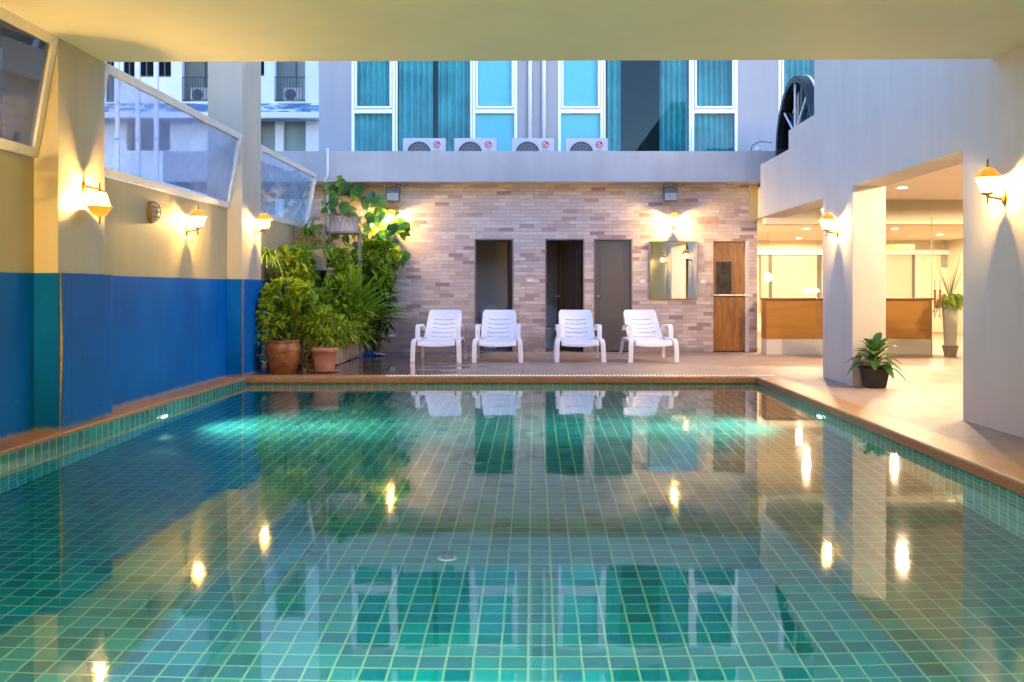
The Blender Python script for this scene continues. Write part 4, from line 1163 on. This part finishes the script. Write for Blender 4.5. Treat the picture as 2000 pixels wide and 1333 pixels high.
# ---------------------------------------------------------------- loungers
def make_lounger():
    t = thing('sun_lounger', '', 'lounger', (0, 0, 0), group='white plastic loungers by the brick wall')
    # seat: curved slab with long slots
    prof = [(-0.365, 0.262), (-0.36, 0.300), (-0.335, 0.325), (-0.28, 0.338), (-0.15, 0.335), (0.0, 0.325), (0.15, 0.325), (0.30, 0.345)]
    def pint(v):
        s = v * (len(prof) - 1); i = min(int(s), len(prof) - 2); f = s - i
        return (prof[i][0] * (1 - f) + prof[i + 1][0] * f, prof[i][1] * (1 - f) + prof[i + 1][1] * f)
    def seat(u, v):
        y, z = pint(v); xx = (u - 0.5) * 0.58
        return (xx, y, z - 0.022 * (1 - (2 * u - 1) ** 2))
    MB().grid(seat, 16, 28, lambda i, j: 2 < i < 13 and j in (14, 18, 22)).build('seat', 'plastic', t, smooth=True, solid=0.018)
    rows = [0.0]
    slots = [0.06, 0.215, 0.37, 0.52, 0.68]
    for s_ in slots: rows += [s_, s_ + 0.028]
    rows += [0.80, 0.90, 0.955, 0.985, 1.0]
    nr = len(rows) - 1
    slotrows = {1, 3, 5, 7, 9}
    def back(u, jj):
        v = rows[jj]
        tt = 2 * u - 1
        hw = 0.285 - 0.015 * v
        if v > 0.9: hw -= 0.035 * ((v - 0.9) / 0.1) ** 2
        sag = 0.040 * (1 - tt * tt) * (1 - 0.6 * max(0, v - 0.7) / 0.3)
        y = 0.30 + 0.55 * v + 0.05 * (1 - tt * tt) * 0.7 + 0.05 * math.sin(math.pi * v) * 0.6
        z = 0.350 + 0.430 * v - sag * (1 if v < 0.95 else 0.5)
        return (tt * hw, y, z)
    nu = 18
    vs = [back(i / nu, j) for j in range(nr + 1) for i in range(nu + 1)]
    fs = []
    for j in range(nr):
        for i in range(nu):
            if j in slotrows and 3 <= i < nu - 3: continue
            a = j * (nu + 1) + i
            fs.append((a, a + 1, a + nu + 2, a + nu + 1))
    MB().add(vs, fs).build('backrest', 'plastic', t, smooth=False, solid=0.036)
    for sx in (-1, 1):
        MB().sweep([(sx * 0.360, -0.372, 0.0), (sx * 0.356, -0.365, 0.15), (sx * 0.351, -0.36, 0.27), (sx * 0.345, -0.345, 0.318), (sx * 0.338, -0.30, 0.340), (sx * 0.33, -0.22, 0.345)], 0, 0.072, 0.038).build('front_leg', 'plastic', t, bevel=0.008)
        MB().sweep([(sx * 0.352, 0.62, 0.0), (sx * 0.345, 0.57, 0.15), (sx * 0.335, 0.50, 0.28), (sx * 0.325, 0.42, 0.338), (sx * 0.32, 0.30, 0.345)], 0, 0.05, 0.038).build('rear_leg', 'plastic', t, bevel=0.008)
        MB().sweep([(sx * 0.325, -0.215, 0.345), (sx * 0.32, 0.0, 0.335), (sx * 0.32, 0.295, 0.345)], 0, 0.066, 0.040).build('side_rail', 'plastic', t, bevel=0.006)
        MB().sweep([(sx * 0.318, -0.13, 0.358), (sx * 0.318, -0.135, 0.46), (sx * 0.318, -0.12, 0.525), (sx * 0.318, -0.08, 0.553), (sx * 0.318, 0.0, 0.563), (sx * 0.318, 0.25, 0.556), (sx * 0.318, 0.40, 0.525), (sx * 0.316, 0.47, 0.47)], 0, 0.072, 0.030).build('armrest', 'plastic', t, bevel=0.007)
    return t
ch0 = make_lounger()
cl = ['white lounger nearest the plants, standing on wet floor', 'white lounger in front of the wide open cubicle', 'white lounger in front of the half open dark door', 'white lounger in front of the mirror']
for i, (px, rz) in enumerate(((853, -2.0), (971, 0.5), (1132, 1.5), (1273, 4.5))):
    c = ch0 if i == 0 else copy_tree(ch0)
    c.location = (X(px, 15.2), 15.56, 0.0)
    c.rotation_euler = (0, 0, R(rz))
    c['label'] = cl[i]

# ---------------------------------------------------------------- plants
def rdir(rs, up=0.3):
    a = rs.random() * 2 * math.pi
    return Vector((math.cos(a), math.sin(a), up + (rs.random() - 0.5) * 0.9)).normalized()
def bush(name, label, cen, rad, n, L, Wd, mat, seed, group=None, shape='lance', droop=0.35, stems=14, base_z=0.0, cat='plant'):
    rs = random.Random(seed)
    t = thing(name, label, cat, (cen[0], cen[1], base_z), group=group)
    b = MB()
    lumps = [(Vector((rs.uniform(-0.75, 0.75), rs.uniform(-0.75, 0.75), rs.uniform(-0.7, 0.8))), rs.uniform(0.28, 0.5)) for _ in range(16)]
    for i in range(n):
        lc, lr = rs.choice(lumps)
        d = Vector((rs.gauss(0, 1), rs.gauss(0, 1), rs.gauss(0, 1))).normalized()
        q = lc + d * lr * rs.uniform(0.55, 1.0)
        if q.length > 1.08: q = q.normalized() * rs.uniform(0.85, 1.08)
        p = Vector((cen[0] + q.x * rad[0], cen[1] + q.y * rad[1], cen[2] + q.z * rad[2]))
        if p.z < 0.03: p.z = 0.03 + rs.random() * 0.1
        if p.x < WX + 0.05: p.x = WX + 0.05 + rs.random() * 0.1
        if p.y > 17.66: p.y = 17.66 - rs.random() * 0.1
        dd = (d * 0.8 + Vector((0, 0, 0.25)) + rdir(rs, 0.1) * 0.7)
        l = L * rs.uniform(0.6, 1.25)
        b.leaf(p, dd, l, Wd * l / L * rs.uniform(0.8, 1.2), droop * rs.uniform(0.3, 1.6), 3, 0.3, shape)
    b.build('foliage', mat, t)
    s = MB()
    for i in range(stems):
        lc, lr = lumps[i % len(lumps)]
        e = Vector((cen[0] + lc.x * rad[0] * 0.9, cen[1] + lc.y * rad[1] * 0.9, cen[2] + lc.z * rad[2] + 0.05))
        st = Vector((cen[0] + lc.x * rad[0] * 0.25, cen[1] + lc.y * rad[1] * 0.25, base_z + 0.01))
        mid = (st + e) / 2 + Vector((rs.uniform(-0.05, 0.05), rs.uniform(-0.05, 0.05), 0.05))
        s.tube([st, mid, e], [0.010, 0.007, 0.004], 5)
    s.build('stems', 'stem', t)
    return t
def tuft(name, label, base, n, L, Wd, mat, seed, spread=1.0, up=1.0, droop=0.6, lean=(0, 0, 0), seg=6, group=None, cat='plant', clampx=True, shape='lance'):
    rs = random.Random(seed)
    t = thing(name, label, cat, base, group=group)
    b = MB()
    for i in range(n):
        a = rs.random() * 2 * math.pi
        d = Vector((math.cos(a) * spread * rs.uniform(0.2, 1), math.sin(a) * spread * rs.uniform(0.2, 1), up * rs.uniform(0.6, 1.2))) + Vector(lean)
        d.normalize()
        l = L * rs.uniform(0.6, 1.15)
        bs = Vector(base) + Vector((rs.uniform(-0.05, 0.05), rs.uniform(-0.05, 0.05), 0.0))
        if bs.x + d.x * l < WX + 0.03: d.x = abs(d.x) * 0.4
        b.leaf(bs, d, l, Wd * rs.uniform(0.7, 1.2), droop * rs.uniform(0.4, 1.4), seg, 0.35, shape)
    b.build('leaves', mat, t)
    s = MB().lathe([(0.035, 0.0), (0.045, 0.03), (0.02, 0.07)], base, 8)
    s.build('crown', 'stem', t)
    return t

# planter trough and pots
t = thing('planter_trough', 'weathered grey plank trough under the leafy corner plants', 'planter', (-3.4, 15.9, 0))
b = MB()
yy = 14.62
rs = random.Random(3)
while yy < 16.9:
    w = rs.uniform(0.14, 0.22)
    b.box(-2.965 + rs.uniform(-0.004, 0.004), -2.93 + rs.uniform(-0.004, 0.004), yy, yy + w - 0.006, rs.uniform(0.0, 0.02), 0.36 + rs.uniform(-0.01, 0.012)); yy += w
xx = -3.93
while xx < -2.98:
    w = 0.16; b.box(xx, min(xx + w - 0.006, -2.968), 14.58, 14.615, 0.0, 0.36 + rs.uniform(-0.01, 0.01)); xx += w
b.build('planks', 'old_wood', t, bevel=0.004)
MB().box(-3.93, -2.97, 14.62, 17.7, 0.01, 0.30).build('soil', 'soil', t)

t = thing('glazed_pot', 'large shiny brown glazed pot beside the blue pillar', 'pot', (-3.41, 13.42, 0))
MB().lathe([(0.165, 0.0), (0.175, 0.02), (0.205, 0.10), (0.228, 0.22), (0.232, 0.32), (0.218, 0.385), (0.205, 0.40), (0.218, 0.415), (0.222, 0.436), (0.20, 0.44), (0.19, 0.40)], t.location, 32, False).build('body', 'glazed', t, smooth=True)
MB().lathe([(0.195, 0.40), (0.001, 0.41)], t.location, 20, False).build('soil', 'soil', t)
b = MB()
for z in (0.12, 0.30): b.tube([(t.location.x + (0.214 if z < 0.2 else 0.234) * math.cos(2 * math.pi * k / 32), t.location.y + (0.214 if z < 0.2 else 0.234) * math.sin(2 * math.pi * k / 32), z) for k in range(33)], 0.006, 5)
b.build('raised_band', 'glazed', t)
t = thing('terracotta_pot', 'plain dusty terracotta pot standing before the plank trough', 'pot', (-2.88, 13.55, 0))
MB().lathe([(0.12, 0.0), (0.13, 0.015), (0.155, 0.14), (0.172, 0.27), (0.186, 0.275), (0.190, 0.33), (0.172, 0.335), (0.165, 0.29)], t.location, 28, False).build('body', 'terracotta', t, smooth=True)
MB().lathe([(0.168, 0.29), (0.001, 0.30)], t.location, 20, False).build('soil', 'soil', t)
MB().lathe([(0.15, 0.0), (0.20, 0.012), (0.21, 0.03), (0.20, 0.03), (0.15, 0.014)], t.location, 24, False).build('saucer', 'terracotta', t, smooth=True)

bush('leafy_bush', 'bright yellow green bush growing out of the brown glazed pot', (-3.44, 13.75, 0.80), (0.42, 0.50, 0.44), 1700, 0.105, 0.058, 'leaf_a', 11, 'bushy plants in the corner', base_z=0.41)
bush('leafy_bush', 'bright green feathery bush spilling over the terracotta pot', (-2.93, 13.95, 0.60), (0.37, 0.45, 0.30), 1800, 0.125, 0.030, 'leaf_a', 12, 'bushy plants in the corner', base_z=0.30)
bush('leafy_bush', 'dense green bush filling the plank trough', (-3.36, 15.3, 0.88), (0.50, 0.75, 0.56), 2600, 0.125, 0.062, 'leaf_b', 13, 'bushy plants in the corner', base_z=0.30)
bush('leafy_bush', 'mid green drooping bush at the right end of the trough', (-2.85, 15.3, 0.60), (0.33, 0.60, 0.32), 1100, 0.16, 0.040, 'leaf_b', 14, 'bushy plants in the corner', base_z=0.30)
bush('leafy_bush', 'yellowish leafed plant high against the wall beside the pillar', (-3.60, 14.7, 1.45), (0.30, 0.45, 0.32), 800, 0.11, 0.066, 'leaf_a', 15, 'bushy plants in the corner', base_z=0.30)
bush('leafy_bush', 'dark leafed plant between trough and brick wall', (-2.72, 17.0, 0.75), (0.33, 0.40, 0.55), 520, 0.18, 0.080, 'leaf_c', 16, 'bushy plants in the corner', base_z=0.0)
bush('leafy_bush', 'light green bush in the middle of the planted corner, under the pale box', (-3.10, 15.9, 1.40), (0.42, 0.45, 0.42), 1100, 0.13, 0.060, 'leaf_a', 18, 'bushy plants in the corner', base_z=0.30)
bush('leafy_bush', 'pale green plant high behind the brown box near the glass screen', (-3.62, 16.5, 1.72), (0.32, 0.45, 0.42), 800, 0.13, 0.055, 'leaf_a', 19, 'bushy plants in the corner', base_z=0.30)
bush('leafy_bush', 'green plant between the pale box and the climber', (-2.72, 16.9, 1.45), (0.34, 0.40, 0.50), 800, 0.17, 0.075, 'leaf_b', 20, 'bushy plants in the corner', base_z=0.0)
bush('red_plant', 'small reddish brown leafed plant between the two pots', (-3.13, 13.50, 0.22), (0.13, 0.14, 0.22), 90, 0.12, 0.035, 'leaf_red', 17, base_z=0.0, stems=6)
b = MB(); rs = random.Random(21)
t = thing('trailing_vine', 'thin green vine trailing down beside the brown pot', 'vine', (-3.70, 13.30, 0.0))
for k in range(3):
    p = [Vector((-3.66 + 0.03 * k + 0.02 * math.sin(i * 1.3 + k), 13.28 - 0.02 * i * 0.3, 0.75 - 0.07 * i)) for i in range(9)]
    b.tube(p, 0.004, 4)
b.build('stem', 'stem', t)
b = MB()
for k in range(34):
    b.leaf((-3.66 + rs.uniform(-0.06, 0.10), 13.26 + rs.uniform(-0.04, 0.03), rs.uniform(0.15, 0.75)), (rs.uniform(-1, 1), -0.7, rs.uniform(-0.8, 0.2)), 0.06, 0.045, 0.3, 3, 0.2, 'heart')
b.build('leaves', 'leaf_b', t)

tuft('strap_leaf_plant', 'plant with long arching strap leaves in front of the brick wall', (-2.98, 15.75, 0.62), 36, 1.20, 0.105, 'leaf_strap', 31, 0.75, 1.1, 0.34, (0.36, -0.2, 0), 8)
tuft('strap_leaf_plant', 'lower strap leafed plant leaning towards the loungers', (-2.85, 16.2, 0.55), 24, 1.0, 0.12, 'leaf_strap', 32, 0.9, 0.7, 0.38, (0.6, -0.15, 0), 8)

# weathered stand with planter boxes
t = thing('plant_stand', 'weathered timber stand carrying planter boxes above the bushes', 'plant stand', (-3.4, 15.6, 0))
b = MB()
for x_, y_, h_ in ((-3.78, 15.35, 1.42), (-3.20, 15.35, 1.42), (-3.40, 16.5, 2.05), (-2.92, 16.5, 2.05), (-3.85, 16.2, 2.0)): MB().box(x_ - 0.03, x_ + 0.03, y_ - 0.03, y_ + 0.03, 0, h_).build('post', 'old_wood', t)
MB().box(-3.85, -3.15, 15.25, 15.62, 1.42, 1.45).build('shelf', 'old_wood', t)
MB().box(-3.46, -2.86, 16.3, 16.75, 2.05, 2.08).build('shelf', 'old_wood', t)
MB().box(-3.94, -3.42, 16.15, 16.19, 1.72, 2.13).build('back_board', 'box_wood', t)
def planter_box(label, x0, x1, y0, y1, z0, z1, mat):
    t = thing('planter_box', label, 'planter', ((x0 + x1) / 2, (y0 + y1) / 2, z0), group='planter boxes on the timber stand')
    b = MB()
    b.box(x0, x1, y0, y0 + 0.025, z0, z1); b.box(x0, x1, y1 - 0.025, y1, z0, z1); b.box(x0, x0 + 0.025, y0 + 0.025, y1 - 0.025, z0, z1); b.box(x1 - 0.025, x1, y0 + 0.025, y1 - 0.025, z0, z1)
    b.build('boards', mat, t, bevel=0.003)
    MB().box(x0 + 0.026, x1 - 0.026, y0 + 0.026, y1 - 0.026, z0 + 0.005, z1 - 0.03).build('soil', 'soil', t)
planter_box('brown wooden planter box holding spiky grass', -3.82, -3.27, 15.27, 15.58, 1.452, 1.74, 'box_wood')
planter_box('pale whitish planter box under the thin white pipe', -3.44, -2.98, 16.32, 16.7, 2.082, 2.34, 'sack')

for i, (bx_, n, L, m, sp, up, dr, lb) in enumerate((
    ((-3.62, 15.40, 1.72), 60, 0.50, 'leaf_a', 1.0, 0.9, 0.95, 'spiky yellow green grass plant in the brown box'),
    ((-3.80, 14.05, 1.58), 55, 0.48, 'leaf_a', 1.0, 0.8, 1.0, 'yellow green grass plant drooping beside the pillar lantern'),
    ((-3.66, 16.0, 2.0), 60, 0.50, 'leaf_b', 0.9, 1.1, 0.8, 'grass plant standing before the brown back board'),
    ((-3.36, 15.42, 1.72), 36, 0.42, 'leaf_a', 1.1, 0.6, 1.1, 'short grass plant at the right end of the brown box'))):
    tuft('grass_plant', lb, bx_, n, L, 0.022, m, 40 + i, sp, up, dr, (0, -0.15, 0), 7, group='spiky grass plants on the stand')
for i, (bx_, n, L, lb) in enumerate((((-3.06, 16.35, 2.31), 46, 0.55, 'dry straw coloured grass hanging from the pale box'), ((-3.36, 16.35, 2.31), 34, 0.5, 'dry straw coloured grass at the left end of the pale box'), ((-3.55, 15.25, 1.50), 34, 0.40, 'dry brown leaves hanging below the brown box'))):
    tuft('dry_grass', lb, bx_, n, L, 0.016, 'leaf_dry', 50 + i, 1.2, 0.75, 1.15, (0.1, -0.2, 0), 7, group='dry grass tufts on the stand')

# climbing plant with big heart leaves on the brick wall
rs = random.Random(77)
t = thing('climbing_plant', 'climber with large glossy heart leaves on the brick wall', 'climber', (-2.9, 17.6, 0))
stems = []
b = MB()
paths = [[(650, 640), (648, 560), (646, 470), (648, 400), (655, 366), (690, 372)], [(690, 600), (700, 520), (690, 440), (668, 390)], [(700, 560), (722, 480), (738, 420), (728, 392)], [(720, 520), (748, 470), (770, 440), (790, 448)], [(735, 600), (752, 545), (770, 520), (783, 500)]]
pts_all = []
for p in paths:
    q = [Vector((X(a, 17.6), 17.62 - 0.03 * i, Z(c, 17.6))) for i, (a, c) in enumerate(p)]
    b.tube(q, 0.012, 6)
    for i in range(len(q) - 1):
        for k in range(9): pts_all.append(q[i].lerp(q[i + 1], (k + rs.random()) / 6))
b.build('stems', 'twig', t)
b = MB(); br = MB()
big = [(668, 372), (690, 392), (676, 418), (712, 396), (728, 402), (700, 430), (716, 452), (740, 432), (694, 452), (770, 472), (752, 470), (788, 462), (726, 430), (660, 440), (640, 372), (650, 400), (748, 412), (776, 430), (790, 440), (732, 470), (740, 500), (700, 480), (676, 470), (772, 498), (780, 508)]
for p in pts_all:
    if rs.random() < 0.95: big.append((1045 + p.x * F / p.y + rs.uniform(-16, 16), 565 - (p.z - EYE) * F / p.y + rs.uniform(-12, 12)))
for (a, c) in big:
    if a < 628: continue
    L = rs.uniform(0.13, 0.27)
    y_ = 17.50 - rs.uniform(0, 0.35)
    p = Vector((X(a, y_), y_, Z(c, y_)))
    d = Vector((rs.uniform(-0.9, 1.0), rs.uniform(-0.5, 0.1), rs.uniform(-1.0, 0.35))).normalized()
    sd = d.cross(Vector((rs.uniform(-0.4, 0.4), -1, rs.uniform(-0.1, 0.7)))).normalized()
    b.leaf(p - d * L * 0.5, d, L, L * 0.95, 0.12, 6, 0.18, 'heart', sd)
b.build('leaves', 'leaf_climb', t)

# potted plant by the white pillar
t = thing('potted_plant', 'broad leafed plant in a black pot at the white pillar', 'potted plant', (3.90, 11.38, 0))
L = t.location
b = MB()
v = [(L.x + sx * w, L.y + sy * w, z) for z, w in ((0.005, 0.10), (0.235, 0.135)) for sy in (-1, 1) for sx in (-1, 1)]
b.add(v, [(0, 2, 3, 1), (0, 1, 5, 4), (2, 6, 7, 3), (0, 4, 6, 2), (1, 3, 7, 5)]).box(L.x - 0.145, L.x + 0.145, L.y - 0.145, L.y + 0.145, 0.21, 0.232)
b.build('pot', 'pot_black', t, bevel=0.004)
MB().box(L.x - 0.128, L.x + 0.128, L.y - 0.128, L.y + 0.128, 0.233, 0.238).build('soil', 'soil', t)
b = MB(); st = MB(); rs = random.Random(9)
for i in range(26):
    a = i * 2.4 + rs.uniform(-0.3, 0.3)
    el = 0.15 + 0.95 * (i / 26)
    d = Vector((math.cos(a) * math.cos(el), math.sin(a) * math.cos(el), math.sin(el)))
    if d.y > 0: d.y *= 0.35
    base = Vector((L.x, L.y, 0.23 + 0.006 * i))
    st.tube([base, base + d * 0.10], 0.006, 5)
    b.leaf(base + d * 0.07, d, rs.uniform(0.27, 0.38), rs.uniform(0.10, 0.14), 0.40 + 0.35 * (1 - i / 26), 6, 0.22)
st.build('stems', 'stem', t); b.build('leaves', 'leaf_c', t)

# plant behind the white pillar: one big leaf shows in the opening
t = thing('potted_plant', 'plant behind the white pillar with one long leaf peeping out', 'potted plant', (4.62, 14.3, 0))
L = t.location
MB().lathe([(0.10, 0.0), (0.14, 0.28), (0.15, 0.30), (0.13, 0.30), (0.12, 0.26)], L, 20, False).build('pot', 'terracotta', t, smooth=True)
b = MB(); rs = random.Random(4)
for i in range(9):
    a = i * 0.75
    d = Vector((math.cos(a) * 0.5, math.sin(a) * 0.5, 0.9))
    b.leaf((L.x, L.y, 0.27), d, 0.6, 0.10, 0.6, 7, 0.25)
b.leaf((L.x - 0.08, L.y - 0.02, 0.62), (-1, -0.05, 0.12), 0.40, 0.085, 1.0, 8, 0.25)
b.build('leaves', 'leaf_strap', t)

# tall white planter beside the glass door
t = thing('tall_planter', 'tall white planter with bushy plant beside the glass door', 'planter', (X(1856, 16.7), 16.7, 0))
L = t.location
MB().lathe([(0.095, 0.0), (0.10, 0.02), (0.135, 0.17), (0.14, 0.18), (0.12, 0.18)], L, 24, False).build('foot_pot', 'pot_grey', t, smooth=True)
MB().lathe([(0.10, 0.16), (0.105, 0.3), (0.125, 0.7), (0.135, 0.85), (0.12, 0.85)], L, 24, False).build('column', 'white_wall', t, smooth=True)
b = MB(); rs = random.Random(6)
for i in range(130):
    d = rdir(rs, 0.1)
    b.leaf((L.x + d.x * 0.1, L.y + d.y * 0.1, 0.85 + rs.uniform(0, 0.2)), d, rs.uniform(0.12, 0.22), 0.06, 0.7, 4, 0.25)
b.build('foliage', 'leaf_b', t)
b = MB()
for i in range(11):
    d = rdir(rs, 2.8)
    b.leaf((L.x, L.y, 0.95), d, rs.uniform(0.4, 0.95), 0.018, 0.05, 5, 0.3)
b.build('spikes', 'leaf_c', t)

# blue plastic sheet on the wet floor
t = thing('plastic_sheet', 'crumpled blue plastic sheet on the wet floor beside the trough', 'plastic sheet', (X(722, 16.9), 16.9, 0))
L = t.location
rs = random.Random(2)
hh = [[rs.random() for _ in range(15)] for _ in range(11)]
def crum(u, v):
    i, j = int(round(u * 14)), int(round(v * 10))
    e = min(u, 1 - u, v, 1 - v) * 2
    r_ = hh[j][i]
    return (L.x - 0.24 + 0.50 * u + 0.03 * (r_ - 0.5), L.y - 0.2 + 0.4 * v, 0.006 + (0.02 + 0.11 * r_) * min(1, e * 2.0) * (1 - 0.6 * u))
MB().grid(crum, 14, 10).build('sheet', 'tarp', t, solid=0.003)
MB().grid(lambda u, v: (L.x + 0.10 + 0.18 * u, L.y - 0.21 + 0.20 * v, 0.012 + 0.06 * abs(math.sin(9 * u + 5 * v)) * (1 - u)), 9, 7).build('pale_wrapper', 'sack', t, solid=0.003)

# leaf floating on the pool
o = MB().leaf((X(1385, 10.3), 10.3, WZ + 0.004), (1, 0.1, 0.0), 0.12, 0.03, 0.0, 4, 0.1).build('fallen_leaf', 'leaf_dry')
tag(o, 'single dry leaf floating on the pool near the brown door reflection', 'leaf')
